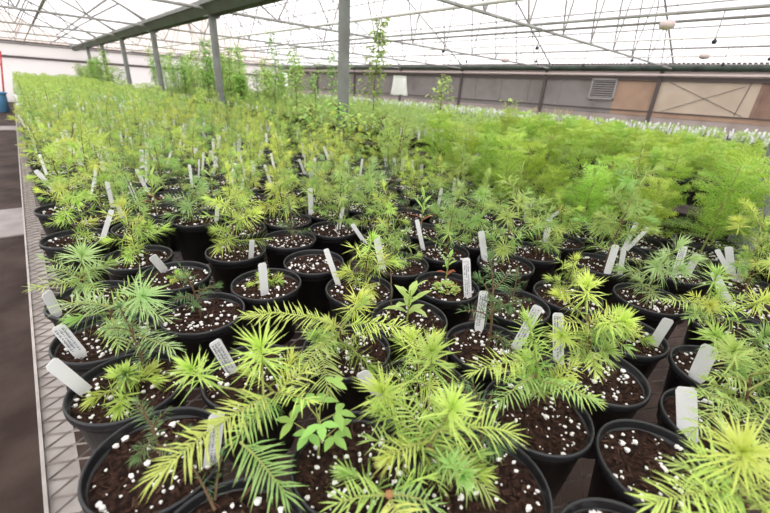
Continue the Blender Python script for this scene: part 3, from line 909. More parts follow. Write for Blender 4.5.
ferns.sort()
for k, (d, x, y, r, c) in enumerate(ferns):
    if (x < 1.85) and RNG.random() < 0.15: pass
    lab = 'feathery bright green seedling in the soft clump on the near bench, before the thick post'
    e = potted('feathery_seedling', x, y, lab, 'seedling', False, 'feathery seedlings on the near bench', 0, k)
    st, fo = FERNS[k % 4]
    rz, sc = RNG.uniform(0, 6.28), RNG.uniform(1.0, 1.3) * (0.88 if x < 1.9 else 1.08)
    obj('stem', st, e, (0, 0, SOIL_Z), rz, sc); obj('foliage', fo, e, (0, 0, SOIL_Z), rz, sc)
# the second bench carries more of them
B2X0, B2X1 = 3.78, 8.0
n2 = 0
f2 = []
for i in range(14):
    for j in range(16):
        x, y = B2X0 + 0.14 + i * 0.20 + RNG.uniform(-.03, .03), -0.45 + j * 0.20 + RNG.uniform(-.03, .03)
        if seen(x, y, 30, 0.25) and y < 2.75 - 0.1 * (i % 3): f2.append((x, y))
for k, (x, y) in enumerate(f2):
    e = potted('feathery_seedling', x, y, 'feathery bright green seedling in the clump on the second bench, behind the thick post', 'seedling', False, 'feathery seedlings on the second bench', 0, k)
    st, fo = FERNS[k % 4]
    rz, sc = RNG.uniform(0, 6.28), RNG.uniform(1.0, 1.3) * (0.60 + 0.15 * max(0, y)) * (1.0 if x < 5 else .88)
    obj('stem', st, e, (0, 0, SOIL_Z), rz, sc); obj('foliage', fo, e, (0, 0, SOIL_Z), rz, sc)

# ------------------------------------------------------------------ distant rows, too many to count
def low_pot(b):
    b.lathe([(0.05, 0.0), (POT_R - 0.004, POT_H - 0.014), (POT_R, POT_H - 0.014), (POT_R, POT_H), (POT_R - 0.005, POT_H), (POT_R - 0.008, POT_H - 0.02), (0.0, POT_H - 0.018)], 12, ks=[0, 0, 0, 0, 0, 1])
def low_plant(seed, h, sp, nl, n, w, k0=2):
    rng = random.Random(seed); b = MB(); low_pot(b)
    b.tube([(0, 0, SOIL_Z), (0.01, 0, SOIL_Z + h)], [0.004, 0.002], 4, 6)
    for i in range(n):
        q = rng.random() ** 0.8; a = rng.uniform(0, 6.28); r = sp * (1 - 0.6 * q) * math.sqrt(rng.random())
        p = V((r * math.cos(a), r * math.sin(a), SOIL_Z + 0.03 + h * q))
        d = V((math.cos(a) + rng.uniform(-.9, .9), math.sin(a) + rng.uniform(-.9, .9), rng.uniform(-.1, 1.2)))
        b.blade(p, d, nl * rng.uniform(.7, 1.2), w, rvec(rng), 0.4, k0 if rng.random() < .6 else k0 + 1)
    return b
def mass(name, protos, places, mats, label, cat, smooth=False):
    """one object of many low-detail copies"""
    arrs = []
    for b in protos:
        v = np.array(b.v); cnt = np.array([len(f) for f in b.f]); idx = np.concatenate([np.array(f) for f in b.f]); arrs.append((v, cnt, idx, np.array(b.m)))
    VV, CC, II, MM, off = [], [], [], [], 0
    for (x, y, z, rz, sc, k) in places:
        v, cnt, idx, mm = arrs[k % len(arrs)]
        c, s = math.cos(rz) * sc, math.sin(rz) * sc
        VV.append(np.stack([v[:, 0] * c - v[:, 1] * s + x, v[:, 0] * s + v[:, 1] * c + y, v[:, 2] * sc + z], 1))
        CC.append(cnt); II.append(idx + off); MM.append(mm); off += len(v)
    VV, CC, II, MM = map(np.concatenate, (VV, CC, II, MM))
    me = bpy.data.meshes.new(name)
    me.vertices.add(len(VV)); me.vertices.foreach_set('co', VV.ravel())
    me.loops.add(len(II)); me.loops.foreach_set('vertex_index', II.astype(np.int32))
    me.polygons.add(len(CC)); me.polygons.foreach_set('loop_start', np.concatenate([[0], np.cumsum(CC)[:-1]]).astype(np.int32))
    for m in mats: me.materials.append(M[m])
    me.polygons.foreach_set('material_index', MM.astype(np.int32))
    me.update(calc_edges=True); me.validate()
    return tag(obj(name, me), label, cat, None, 'stuff')

LOW = [low_plant(200 + k, (0.10, 0.19, 0.27, 0.15, 0.22)[k], (0.12, .09, .10, .12, .08)[k], 0.052, (95, 110, 130, 90, 110)[k], 0.0075, 2 + 2 * (k % 2)) for k in range(5)]
mass('potted_seedlings', LOW, [(x, y, BENCH + .004, RNG.uniform(0, 6), RNG.uniform(.9, 1.25), RNG.randrange(5)) for (_, x, y, r, c) in far],
     ['pot', 'soil', 'lime', 'limeold', 'green', 'greenold', 'bark'], 'mass of lime conifer seedlings filling the far half of the long bench at left', 'seedlings')
sb = MB(); sb.box((-.011, -.001, 0), (.011, .001, .12)); 
sb2 = MB(); sb2.box((-.01, -.001, 0), (.006, .001, .10))
mass('plant_labels', [sb, sb2], [(x - .06 + RNG.uniform(-.03, .03), y - .06 + RNG.uniform(-.03, .03), RIM - .02, RNG.uniform(-1.3, -.3), RNG.uniform(1.1, 1.7), RNG.randrange(2)) for (_, x, y, r, c) in far if RNG.random() < .85],
     ['label'], 'white plant stakes among the seedlings at the far half of the long bench', 'plant labels')

# second bench: rows of thin upright seedlings in small black pots, stakes standing before them
WISP = []
for k in range(6):
    rng = random.Random(300 + k); b = MB()
    b.lathe([(0.045, 0), (0.062, 0.125), (0.065, 0.125), (0.065, 0.14), (0.06, 0.14), (0.0, 0.122)], 10, ks=[0, 0, 0, 0, 1])
    for s_ in range(5):
        x, y = rng.uniform(-.03, .03), rng.uniform(-.03, .03); h = rng.uniform(.10, .22) * (0.7, 1.0, 1.35, 1.7, .9, 1.2)[k]
        b.tube([(x, y, .12), (x * 1.5, y * 1.5, .12 + h)], [.0025, .0012], 4, 4)
        for i in range(26):
            q = rng.random(); a = rng.uniform(0, 6.28)
            b.blade(V((x * (1 + q / 2), y * (1 + q / 2), .13 + h * q)), V((math.cos(a), math.sin(a), rng.uniform(.1, 1.0))), .042 * rng.uniform(.7, 1.2), .009, rvec(rng), .4, (2, 5, 3)[(k + s_) % 3] if rng.random() < .7 else 2)
    WISP.append(b)
pl, st_ = [], []
x = B2X0 + 0.07
while x < B2X1:
    y = -0.6
    while y < 19:
        if seen(x, y, 10, .1) and not (y < 2.85 and x < B2X0 + 2.9):
            if not (x < 4.6 and int((y + 1) / 0.75) % 5 == 0 and x > 3.9):
                pl.append((x + RNG.uniform(-.01, .01), y + RNG.uniform(-.01, .01), BENCH + .004, RNG.uniform(0, 6), RNG.uniform(.9, 1.15), RNG.randrange(6)))
                if RNG.random() < .55: st_.append((x - .05 + RNG.uniform(-.02, .02), y + RNG.uniform(-.04, .04), BENCH + .12, RNG.uniform(-1.2, -.4), RNG.uniform(.9, 1.2), RNG.randrange(2)))
        y += 0.15 if y < 9 else 0.21
    x += 0.15 if x < 5 else 0.2
mass('small_seedlings', WISP, pl, ['pot', 'soil', 'green', 'blue', 'twig', 'lime'], 'rows of thin upright seedlings in small black pots on the second bench', 'seedlings')
near_st = sorted(st_, key=lambda q: math.hypot(q[0], q[1]))
SMALL = sb.mesh('plant_label', ['label'])
for q in near_st[:70]:
    o = obj('plant_label', SMALL, None, (q[0], q[1], q[2]), q[3], q[4])
    tag(o, 'white stake standing before the thin seedlings at the edge of the second bench', 'plant label', 'stakes at the edge of the second bench')
mass('plant_labels', [sb, sb2], near_st[70:], ['label'], 'white plant stakes deep among the thin seedlings on the second bench', 'plant labels')

# third bench by the side wall: black pots each with a stake, hardly any leaves
B3X0, B3X1 = 8.7, 12.4
pl, st_ = [], []
x = B3X0 + 0.1
while x < B3X1 - 0.05:
    y = -0.9
    while y < 17:
        if seen(x, y, 10, .1):
            pl.append((x + RNG.uniform(-.015, .015), y + RNG.uniform(-.015, .015), BENCH + .004, RNG.uniform(0, 6), 1.3, RNG.randrange(4)))
            if RNG.random() < .75: st_.append((x + RNG.uniform(-.06, .06), y + RNG.uniform(-.06, .06), RIM + .02, RNG.uniform(-1.6, -.4), RNG.uniform(.9, 1.7), RNG.randrange(2)))
        y += 0.2
    x += 0.2
POT3 = []
for k in range(4):
    b = MB(); low_pot(b)
    if k < 1:
        rng = random.Random(k)
        for i in range(26):
            a = rng.uniform(0, 6.28)
            b.blade(V((0, 0, SOIL_Z + rng.uniform(0, .12))), V((math.cos(a), math.sin(a), rng.uniform(.3, 1.4))), .07, .010, rvec(rng), .4, 2)
    POT3.append(b)
mass('staked_pots', POT3, pl, ['pot', 'soil', 'green'], 'black pots standing in close rows on the bench along the panelled wall', 'plant pots')
st_.sort(key=lambda q: math.hypot(q[0], q[1]))
for q in st_[:60]:
    o = obj('plant_label', SMALL, None, (q[0], q[1], q[2]), q[3], q[4])
    tag(o, 'white stake at the front of the pots along the panelled wall', 'plant label', 'stakes in front of the panelled wall')
mass('plant_labels', [sb, sb2], st_[60:], ['label'], 'dense white plant stakes in the pots along the panelled wall', 'plant labels')

# ------------------------------------------------------------------ benches
def bench(name, x0, x1, y0, y1, label, full, em='edge'):
    e = obj(name, None, None, ((x0 + x1) / 2, (y0 + y1) / 2, 0))
    tag(e, label, 'bench')
    o = V(e.location)
    b = MB()   # edge angle: a thin upright lip and a wide flange under the mesh
    for xa, sg in ((x0, 1), (x1, -1)):
        fl, lp = sorted((xa, xa + sg * 0.055)), sorted((xa, xa + sg * 0.006))
        b.box((fl[0] - o.x, y0 - o.y, BENCH - .010), (fl[1] - o.x, y1 - o.y, BENCH - .006))
        b.box((lp[0] - o.x, y0 - o.y, BENCH - .05), (lp[1] - o.x, y1 - o.y, BENCH + .006))
    for ya in (y0, y1):
        b.box((x0 - o.x, ya - .02 - o.y, BENCH - .05), (x1 - o.x, ya + .02 - o.y, BENCH - .006))
    obj('edge_frame', b.mesh('edge_frame', [em]), e)
    g = MB()   # expanded metal: zigzag strands meeting at knuckles
    sw, lw = 0.044, 0.092
    nx = int((x1 - x0) / lw)
    for seg in full:
        ya, yb, xb = seg
        y = ya; r = 0
        while y < yb:
            n = int((xb - x0) / (lw / 2))
            th = 0.0011
            vs = []
            for i in range(n + 1):
                zz = (i + r) % 2
                X = x0 + 0.004 + i * lw / 2 - o.x; Y = y + (sw / 2 if zz else 0) - o.y; Z = BENCH + (0.0015 if zz else -0.0015)
                vs += [(X, Y - th, Z - .002), (X, Y + th, Z + .002)]
            g.add(vs, [(2 * i, 2 * i + 2, 2 * i + 3, 2 * i + 1) for i in range(n)])
            y += sw / 2 * 1.0; r += 1
    if full: obj('expanded_mesh', g.mesh('expanded_mesh', ['mesh']), e)
    n = max(2, int((y1 - y0) / 2.4))
    for i in range(n + 1):
        yy = y0 + 0.1 + (y1 - y0 - 0.2) * i / n
        b = MB(); b.box((x0 + .02 - o.x, yy - .02 - o.y, BENCH - .055), (x1 - .02 - o.x, yy + .02 - o.y, BENCH - .012))
        obj('cross_bar', b.mesh('cross_bar', ['steel']), e)
        for xx in (x0 + .32, x1 - .32):
            b = MB(); b.tube([(xx - o.x, yy - o.y, 0), (xx - o.x, yy - o.y, BENCH - .05)], .022, 8)
            obj('leg', b.mesh('leg', ['steel'], True), e)
    return e
bench('growing_bench', BX0, BX1, -0.7, 23.6, 'long bench of expanded metal mesh with a white edge, packed with potted seedlings', [(-0.6, 2.6, BX1), (2.6, 12.0, 0.5)])
bench('growing_bench', B2X0, B2X1, -0.9, 21.0, 'second bench beyond the thick post, holding rows of thin seedlings', [], 'rail')
bench('growing_bench', B3X0, B3X1, -1.2, 21.0, 'bench along the panelled wall crowded with staked black pots', [], 'rail')
for nm, x0, x1, y1, lab in (('bench_liner', B2X0 + .06, B2X1 - .06, 20.9, 'dark cloth sheet spread on the second bench'), ('bench_liner', B3X0 + .06, B3X1 - .06, 20.9, 'dark cloth sheet spread on the bench by the wall')):
    b = MB(); b.box((x0, -0.85, BENCH - .006), (x1, y1, BENCH + .003)); tag(obj(nm, b.mesh(nm, ['rail'])), lab, 'bench liner')

# ------------------------------------------------------------------ tall saplings at the back
def sapling_parts(seed, h, n, ln, w, pal):
    rng = random.Random(seed); st = MB(); b = MB()
    pts = [(rng.uniform(-.02, .02) * i, rng.uniform(-.02, .02) * i, SOIL_Z - .01 + h * i / 4) for i in range(5)]
    st.tube(pts, [.008, .007, .0055, .004, .0025], 6)
    for i in range(n):
        q = 0.2 + 0.8 * i / n; a = i * 2.4 + rng.uniform(-.5, .5)
        k = min(3, int(q * 4)); f = q * 4 - k
        p = V(pts[k]).lerp(V(pts[k + 1]), f) if k < 4 else V(pts[4])
        L = rng.uniform(.08, .30) * (1.15 - .7 * q)
        d = V((math.cos(a), math.sin(a), rng.uniform(.1, .9))).normalized()
        st.tube([p, p + d * L], [.0025, .0012], 4)
        for j in range(4):
            t = (j + 1) / 4; a2 = a + (1.0 if j % 2 else -1.0) * rng.uniform(.3, 1.1)
            b.leaf(p + d * (L * t), V((math.cos(a2), math.sin(a2), rng.uniform(-.2, .5))), ln * rng.uniform(.7, 1.2), w, UP, rng.uniform(.2, .6), 0 if rng.random() < .75 else 1)
    return st.mesh('stem', ['bark']), b.mesh('foliage', pal)
SAP = [sapling_parts(400 + k, (0.95, 1.25, 0.8, 1.4)[k % 4], 50, 0.10, 0.05, (['leaf', 'greenold'], ['green', 'leaf'], ['paleleaf', 'green'])[k % 3]) for k in range(6)]
SAPS = []
for i in range(18):
    SAPS.append((1.95 + RNG.random() * .3, 13.5 + RNG.random() * 9.3, RNG.uniform(.6, 1.0), RNG.randrange(6)))
for i in range(76):
    y = 8.2 + RNG.random() * 12.2; x = 3.95 + RNG.random() ** 1.5 * 3.0
    SAPS.append((x, y, RNG.uniform(.75, 1.1), RNG.randrange(6)))
for i, (x, y, sc, k) in enumerate(SAPS):
    e = obj('leafy_sapling', None, None, (x, y, BENCH + .004))
    tag(e, 'leafy sapling in the tall thicket behind the row of posts, upper left', 'sapling', 'leafy saplings at the back of the second bench')
    obj('pot', POT, e)
    rz = RNG.uniform(0, 6.28)
    o1 = obj('stem', SAP[k][0], e, None, rz); o2 = obj('foliage', SAP[k][1], e, None, rz)
    for o in (o1, o2): o.scale = (1, 1, sc)
def single(px, Y_over_X, x, h, label, n=50, ln=.07, w=.04, pal=('leaf', 'greenold'), seed=0):
    y = x * Y_over_X
    e = obj('leafy_sapling', None, None, (x, y, BENCH + .004)); tag(e, label, 'sapling')
    obj('pot', POT, e)
    st, fo = sapling_parts(500 + seed, h, n, ln, w, list(pal))
    obj('stem', st, e); obj('foliage', fo, e)
single(375, 1.19, 4.3, 1.55, 'tallest leafy sapling, a slim column rising into the roof right of the middle post', 90, .085, .055, ('greenold', 'leaf'), 1)
single(348, 1.38, 4.1, 1.0, 'leafy sapling just behind the middle post, its leaves touching it', 40, .08, .05, ('leaf', 'paleleaf'), 2)
single(270, 2.0, 4.1, 1.5, 'thin dark-leaved sapling standing clear left of the middle post', 44, .08, .05, ('greenold', 'leaf'), 3)
single(288, 1.78, 4.2, 1.1, 'sapling with one bright lime crown left of the middle post', 44, .09, .06, ('paleleaf', 'leaf'), 4)
single(310, 1.6, 4.3, 1.0, 'wispy sapling second left of the middle post', 36, .06, .035, ('green', 'leaf'), 5)
single(440, 0.86, 4.6, 0.78, 'yellow green sapling with spreading leaves right of the hanging white sleeve', 46, .07, .045, ('paleleaf', 'lime'), 6)
single(485, 0.62, 5.0, 0.55, 'small yellow green sapling below the grey wall panels', 26, .05, .03, ('paleleaf', 'lime'), 7)
single(235, 2.6, 4.0, 1.3, 'sapling right of the third post, dark leaves high on its stem', 46, .08, .05, ('greenold', 'leaf'), 8)
for k, (x, y, h) in enumerate(FRONTSAP):
    e = obj('leafy_sapling', None, None, (x, y, BENCH + .004)); tag(e, ('short leafy sapling standing before the foot of the middle post', 'short lime sapling left of the foot of the middle post, one step nearer', 'short leafy sapling right of the foot of the middle post', 'short leafy sapling left of the foot of the middle post, one step behind')[k], 'sapling')
    obj('pot', POT, e); obj('soil', SOILM[k], e, (0, 0, SOIL_Z))
    st, fo = sapling_parts(530 + k, h, 46, .06, .03, [('leaf', 'lime'), ('lime', 'green'), ('green', 'leaf'), ('lime', 'leaf')][k])
    obj('stem', st, e); obj('foliage', fo, e)
# dry seed heads
for k, (x, yx) in enumerate(((5.2, .50), (5.6, .47))):
    b = MB(); rng = random.Random(k)
    for i in range(5):
        a = rng.uniform(0, 6.28)
        b.tube([(0, 0, .1), (.04 * math.cos(a), .04 * math.sin(a), .45), (.16 * math.cos(a), .16 * math.sin(a), .62)], [.003, .0025, .0018], 4)
        for j in range(10): b.blade(V((.16 * math.cos(a), .16 * math.sin(a), .6)) + rvec(rng, .02), rvec(rng), .04, .006, UP, .5)
    b.lathe([(0.05, 0), (.075, .15), (.075, .16), (.068, .15), (0, .145)], 14, k=1)
    o = obj('dry_grass', b.mesh('dry_grass', ['straw', 'pot']), None, (x, x * yx, BENCH + .004))
    tag(o, ('dry straw-coloured grass stalks arching before the grey panels left of the louvre', 'second dry grass tuft, closer to the louvre')[k], 'grass')

# ------------------------------------------------------------------ floor
FX0, FX1, FY0, FY1 = -9.0, 13.0, -6.0, 25.0
b = MB(); b.box((FX0, FY0, -0.06), (FX1 + .3, FY1 + .3, 0)); struct('floor', b, ['floor'])
b = MB(); b.box((-9.0, 4.72, 0.0), (BX0 + .3, 5.72, 0.012)); struct('floor_slab', b, ['slab'])
b = MB(); b.box((-9.0, 13.6, 0.0), (BX0 + .3, 14.5, 0.012)); struct('floor_slab', b, ['slab'])

# ------------------------------------------------------------------ house frame
GX = 2.4                       # valley gutter between the two bays
EAVE, RIDGE = 2.50, 5.2
BAYS = [(-8.2, -2.9, 2.4), (2.4, 7.7, 13.0)]
POSTS_Y = [0.11, 3.34, 6.69, 10.25, 13.65, 17.1, 20.6]
b = MB()                       # gutter: a trough with sloped sides
sec = [(-.07, 2.31), (.07, 2.31), (.15, 2.44), (.15, 2.47), (-.15, 2.47), (-.15, 2.44)]
vs = [(GX + x, FY0, z) for x, z in sec] + [(GX + x, FY1, z) for x, z in sec]
n = len(sec)
b.add(vs, [(i, (i + 1) % n, (i + 1) % n + n, i + n) for i in range(n)] + [tuple(range(n))[::-1], tuple(range(n, 2 * n))])
b.box((GX - .17, FY0, 2.425), (GX - .15, FY1, 2.475), 1)
struct('roof_gutter', b, ['gutter', 'post'])
for i, y in enumerate(POSTS_Y):
    b = MB(); b.tube([(GX, y, 0), (GX, y, 2.31)], .055, 20)
    b.box((GX - .09, y - .09, 2.295), (GX + .09, y + .09, 2.31))
    struct('roof_post', b, ['post'], None, False)

def seg(b, p, q, r, k=0, n=6): b.tube([p, q], r, n, k)
for yi, y in enumerate([-3.2] + POSTS_Y + [24.2]):
    for (xl, xr_, xr) in BAYS:
        b = MB()
        zc = 2.395
        seg(b, (xl, y, zc), (xr, y, zc), .021)
        half = (xr - xl) / 2
        T = lambda x: EAVE - .05 + (RIDGE - EAVE) * (1 - abs(x - xr_) / half)
        seg(b, (xl, y, EAVE - .05), (xr_, y, T(xr_)), .022)
        seg(b, (xr, y, EAVE - .05), (xr_, y, T(xr_)), .022)
        nw = 10
        for i in range(nw):
            x0 = xl + (xr - xl) * i / nw; x1 = xl + (xr - xl) * (i + 1) / nw; xm = (x0 + x1) / 2
            seg(b, (x0, y, zc), (xm, y, T(xm)), .013, 1)
            seg(b, (xm, y, T(xm)), (x1, y, zc), .013, 1)
        # brace down from the chord to the post
        struct('roof_truss', b, ['steel', 'rod'])
for (xl, xr_, xr) in BAYS:
    half = (xr - xl) / 2
    for i in range(1, 9):
        for sd in (-1, 1):
            x = xr_ + sd * half * (1 - i / 8.0)
            if i == 8 and sd == 1: continue
            z = EAVE + (RIDGE - EAVE) * i / 8.0
            b = MB(); seg(b, (x, FY0, z - .03), (x, FY1, z - .03), .020, 0, 4)
            struct('roof_purlin', b, ['steel'])
    for sd in (-1, 1):
        b = MB(); e = xr_ + sd * half
        y = FY0
        while y < FY1:
            seg(b, (e, y, EAVE + .012), (xr_, y, RIDGE + .012), .007, 0, 4); y += 1.143
        struct('roof_glazing_bars', b, ['bar'])
        b = MB(); b.add([(e, FY0, EAVE + .02), (e, FY1, EAVE + .02), (xr_, FY1, RIDGE + .02), (xr_, FY0, RIDGE + .02)], [(0, 1, 2, 3)])
        struct('roof_glazing', b, ['glass'])
    b = MB(); b.add([(xl, FY1, EAVE), (xr, FY1, EAVE), (xr_, FY1, RIDGE)], [(0, 1, 2)])
    b.tube([(xr_, FY1 - .03, EAVE), (xr_, FY1 - .03, RIDGE)], .03, 6, 1)
    for q in (.25, .5, .75):
        for sd in (-1, 1):
            x = xr_ + sd * half * q; b.tube([(x, FY1 - .03, EAVE), (x, FY1 - .03, EAVE + (RIDGE - EAVE) * (1 - q))], .022, 6, 1)
    struct('wall_gable', b, ['gable', 'bar'])

# pipes along the house, each with its drop tubes
def pipe(x, z, r, m, label, drops, sag=0.0):
    e = obj('overhead_pipe', None, None, (x, 0, z)); tag(e, label, 'pipe')
    b = MB(); b.tube([(0, FY0 + 12 * 0 + i * (FY1 - FY0) / 12, sag * math.sin(i * 2.1)) for i in range(13)], r, 8); 
    o = obj('pipe_run', b.mesh('pipe_run', [m], True), e); o.location = (0, 0, 0)
    for v in range(len(o.data.vertices)): pass
    for (y, ln) in drops:
        b = MB(); b.tube([(0, y, -r * .5), (0, y, -ln)], .006, 6); b.lathe([(0, 0), (.02, .004), (.026, .03), (.012, .05), (0, .05)], 10, 1, None, (0, y, -ln - .03))
        obj('drop_emitter', b.mesh('drop_emitter', ['rod', 'black']), e)
    return e
def pipe_fix(e):
    pass
for x, z, r, m, lab, dr in (
    (4.2, 2.42, .022, 'pipew', 'cream pipe running overhead nearest the valley gutter', ()),
    (5.85, 2.45, .020, 'steel', 'upper of the two grey pipes running close together overhead', ((1.2, .3), (3.3, .3), (5.1, .3))),
    (5.95, 2.38, .016, 'rod', 'lower of the two grey pipes running close together overhead', ()),
    (7.7, 2.42, .014, 'pipew', 'thin white pipe below the ridge of the far bay', ((.9, .28), (2.6, .28), (4.3, .28), (6.0, .28))),
    (8.9, 2.42, .013, 'rod', 'thin grey pipe beyond the ridge of the far bay', ((1.6, .25), (3.9, .25))),
    (10.2, 2.42, .016, 'pipew', 'thin white pipe third from the panelled wall, black emitters under it', ((1.0, .2), (3.2, .2), (5.5, .2), (7.5, .2))),
    (11.4, 2.36, .013, 'rod', 'thin grey pipe second from the panelled wall', ()),
    (-1.2, 2.43, .016, 'rod', 'thin pipe over the walkway in the near bay', ()),
    (0.6, 2.43, .016, 'rod', 'thin pipe over the long bench in the near bay', ())):
    pipe(x, z, r, m, lab, dr)
# white discs hung from the pipes
for k, (x, y, z, lab) in enumerate(((5.9, 1.72, 2.35, 'white oval disc hanging under the paired pipes, right of the top centre'), (9.2, 1.95, 2.33, 'small white disc hanging before the far roof, right'), (8.0, 5.2, 2.2, 'white oval disc hanging at the top centre of the far bay'))):
    e = obj('hanging_disc', None, None, (x, y, z)); tag(e, lab, 'hanging disc')
    b = MB(); b.lathe([(0, .045), (.045, .042), (.078, .02), (.088, -.01), (.07, -.04), (.03, -.055), (0, -.058)], 20); obj('disc', b.mesh('disc', ['pipep'], True), e)
    b = MB(); b.tube([(0, 0, .01), (0, 0, 2.40 - z)], .003, 4); obj('wire', b.mesh('wire', ['rod']), e)
# hanging white sleeve
e = obj('hanging_sleeve', None, None, (5.15, 5.45, 1.70)); tag(e, 'white cloth sleeve flaring at its hem, hanging before the grey wall panels', 'sleeve')
b = MB(); n = 28
prof = [(.115, .0), (.12, -.06), (.13, -.16), (.145, -.27), (.155, -.31)]
vs = []
for r, z in prof:
    for j in range(n):
        t = 2 * PI * j / n; rr = r * (1 + .05 * math.sin(t * 7) * (-z / .31)); vs.append((rr * math.cos(t), rr * math.sin(t), z + .008 * math.sin(t * 5) * (-z / .31)))
b.add(vs, [(i * n + j, i * n + (j + 1) % n, (i + 1) * n + (j + 1) % n, (i + 1) * n + j) for i in range(len(prof) - 1) for j in range(n)] + [tuple(range(n))])
obj('cloth', b.mesh('cloth', ['sleeve'], True), e)
b = MB(); b.tube([(0, 0, 0), (0, 0, .70)], .003, 4); obj('wire', b.mesh('wire', ['rod']), e)

# ------------------------------------------------------------------ side wall
WX = 13.0
b = MB(); b.box((WX, FY0, 0), (WX + .15, FY1, 1.20)); struct('wall_right_curb', b, ['curb'])
def panel(y0, y1, m, name, ribs=0):
    b = MB(); b.box((WX + .01, y0, 1.33), (WX + .06, y1, 2.14))
    for i in range(ribs):
        y = y0 + (y1 - y0) * (i + .5) / ribs; b.box((WX - .005, y - .018, 1.33), (WX + .012, y + .018, 2.14))
    return struct(name, b, [m])
panel(-2.0, 1.47, 'wallwood', 'wall_right_panel', 14)
panel(1.47, 3.55, 'walltan', 'wall_right_panel')
panel(3.55, 4.60, 'wallbrown', 'wall_right_panel')
y = 4.60
for i in range(7):
    y1 = min(FY1, y + (2.2 if i < 4 else 3.6)); panel(y, y1, 'wallgrey', 'wall_right_panel', 2); y = y1
b = MB(); b.box((WX - .01, FY0, 1.20), (WX + .06, 4.6, 1.335)); b.box((WX - .01, 4.6, 1.20), (WX + .06, FY1, 1.335), 1); struct('trim_1', b, ['wallbrown', 'wallgrey'])
b = MB(); b.box((WX - .03, FY0, 1.315), (WX + .01, FY1, 1.345)); struct('trim_2', b, ['rail'])
b = MB(); b.box((WX - .04, FY0, 2.10), (WX + .06, FY1, 2.20)); struct('trim_3', b, ['rail'])
for y in (3.55, 6.8, 10.25, 13.65, 17.1, 20.6):
    b = MB(); b.box((WX - .06, y - .045, 0), (WX - .005, y + .045, 2.36)); struct('wall_right_post', b, ['rail'])
b = MB(); b.box((WX - .02, FY0, 2.20), (WX + .06, FY1, 2.36)); struct('trim_4', b, ['pipep'])
b = MB(); b.tube([(WX - .10, FY0, 2.245), (WX - .10, FY1, 2.245)], .032, 10)
tag(obj('wall_pipe', b.mesh('wall_pipe', ['pipep'], True)), 'pinkish pipe running along the top of the panelled wall', 'pipe')
b = MB(); b.tube([(WX - .09, FY0, 2.41), (WX - .09, FY1, 2.41)], .075, 12); struct('wall_right_gutter', b, ['darkband'], None, True)
b = MB()
y = FY0
while y < FY1: b.box((WX - .12, y, 2.48), (WX + .1, y + .05, 2.535)); y += .1
struct('trim_5', b, ['rail'])
# crossed bracing wires on the tan panel
b = MB(); b.tube([(WX - .005, 1.6, 1.36), (WX - .005, 3.3, 2.08)], .006, 5); b.tube([(WX - .012, 1.75, 2.02), (WX - .012, 3.3, 1.36)], .006, 5)
b.tube([(WX - .005, 1.75, 1.36), (WX - .005, 1.66, 2.1)], .008, 5)
tag(obj('brace_wire', b.mesh('brace_wire', ['rail'])), 'thin crossed brace wires over the tan wall panel', 'wire')
# louvre
e = obj('wall_louvre', None, None, (WX - .03, 4.95, 1.86)); tag(e, 'slatted ventilation louvre in a pale frame on the grey wall', 'louvre')
b = MB()
for (a0, a1) in (((-.02, -.36, -.27), (.03, -.32, .27)), ((-.02, .32, -.27), (.03, .36, .27)), ((-.02, -.36, .24), (.03, .36, .28)), ((-.02, -.36, -.28), (.03, .36, -.24))): b.box(a0, a1)
obj('frame', b.mesh('frame', ['louver']), e)
b = MB(); b.box((.02, -.32, -.24), (.035, .32, .24)); obj('backing', b.mesh('backing', ['slat']), e)
for i in range(8):
    z = -.21 + i * .06; b = MB()
    b.add([(-.015, -.32, z - .012), (-.015, .32, z - .012), (.015, .32, z + .006), (.015, -.32, z + .006), (-.015, -.32, z - .006), (-.015, .32, z - .006), (.015, .32, z + .012), (.015, -.32, z + .012)],
          [(0, 1, 2, 3), (7, 6, 5, 4), (0, 4, 5, 1), (3, 2, 6, 7)])
    obj('slat', b.mesh('slat', ['louver']), e)

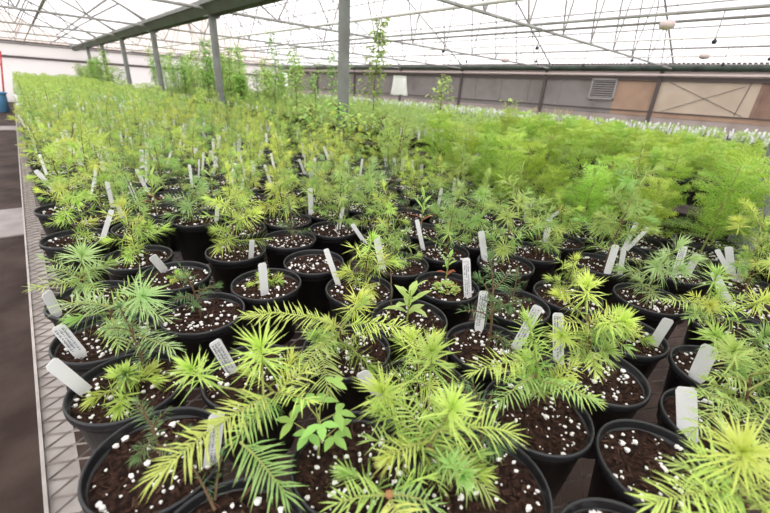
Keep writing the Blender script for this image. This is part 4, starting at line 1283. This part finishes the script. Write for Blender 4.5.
# ------------------------------------------------------------------ end wall
b = MB(); b.box((FX0, FY1, 0), (FX1, FY1 + .1, 1.84)); b.box((FX0, FY1 - .002, 1.90), (FX1, FY1 + .1, 2.40)); struct('wall_end', b, ['whitewall'])
b = MB(); b.box((FX0, FY1 - .06, 1.81), (FX1, FY1 + .02, 1.91)); struct('trim_6', b, ['rail'])
b = MB(); b.box((FX0, FY1 - .08, 2.38), (FX1, FY1 + .04, 2.52)); struct('trim_7', b, ['rail'])
# things at the end of the walkway
e = obj('storage_bin', None, None, (-0.76, 19.3, 0)); tag(e, 'blue plastic bin at the far end of the walkway, left edge', 'bin')
b = MB(); b.lathe([(0, 0), (.34, 0), (.36, .02), (.40, .60), (.385, .62), (.37, .60), (.33, .05), (0, .05)], 24); obj('body', b.mesh('body', ['bluebin'], True), e)
b = MB(); b.lathe([(.40, .58), (.43, .59), (.43, .63), (.40, .64)], 24); obj('lip', b.mesh('lip', ['bluebin'], True), e)
e = obj('red_frame', None, None, (-0.75, 21.0, 0)); tag(e, 'red painted tall frame behind the blue bin, left edge', 'frame')
for nm, p, q in (('upright', (.20, 0, 0), (.56, 0, 1.95)), ('upright', (-.8, 0, 0), (-.7, 0, 2.3)), ('crossbar', (-.7, 0, 1.9), (.56, 0, 1.9)), ('crossbar', (-.75, 0, 1.5), (.48, 0, 1.5))):
    b = MB(); b.tube([p, q], .028, 8); obj(nm, b.mesh(nm, ['red'], True), e)

# ------------------------------------------------------------------ daylight
w = bpy.data.worlds.new('overcast_sky'); S.world = w; w.use_nodes = True
bg = w.node_tree.nodes['Background']
bg.inputs[0].default_value = (1.0, 0.985, 0.99, 1); bg.inputs[1].default_value = 1.85
sd = bpy.data.lights.new('veiled_sun', 'SUN'); sd.energy = 1.6; sd.angle = math.radians(50); sd.color = (1, .97, .92)
so = bpy.data.objects.new('veiled_sun', sd); COL.objects.link(so); so.rotation_euler = (math.radians(28), math.radians(-18), 0)

S.view_settings.view_transform = 'Standard'
S.view_settings.look = 'None'
S.view_settings.gamma = 1.0
S.view_settings.exposure = 0.0
S.view_settings.use_curve_mapping = False
S.cycles.use_denoising = True
S.cycles.max_bounces = 10
S.cycles.transparent_max_bounces = 12
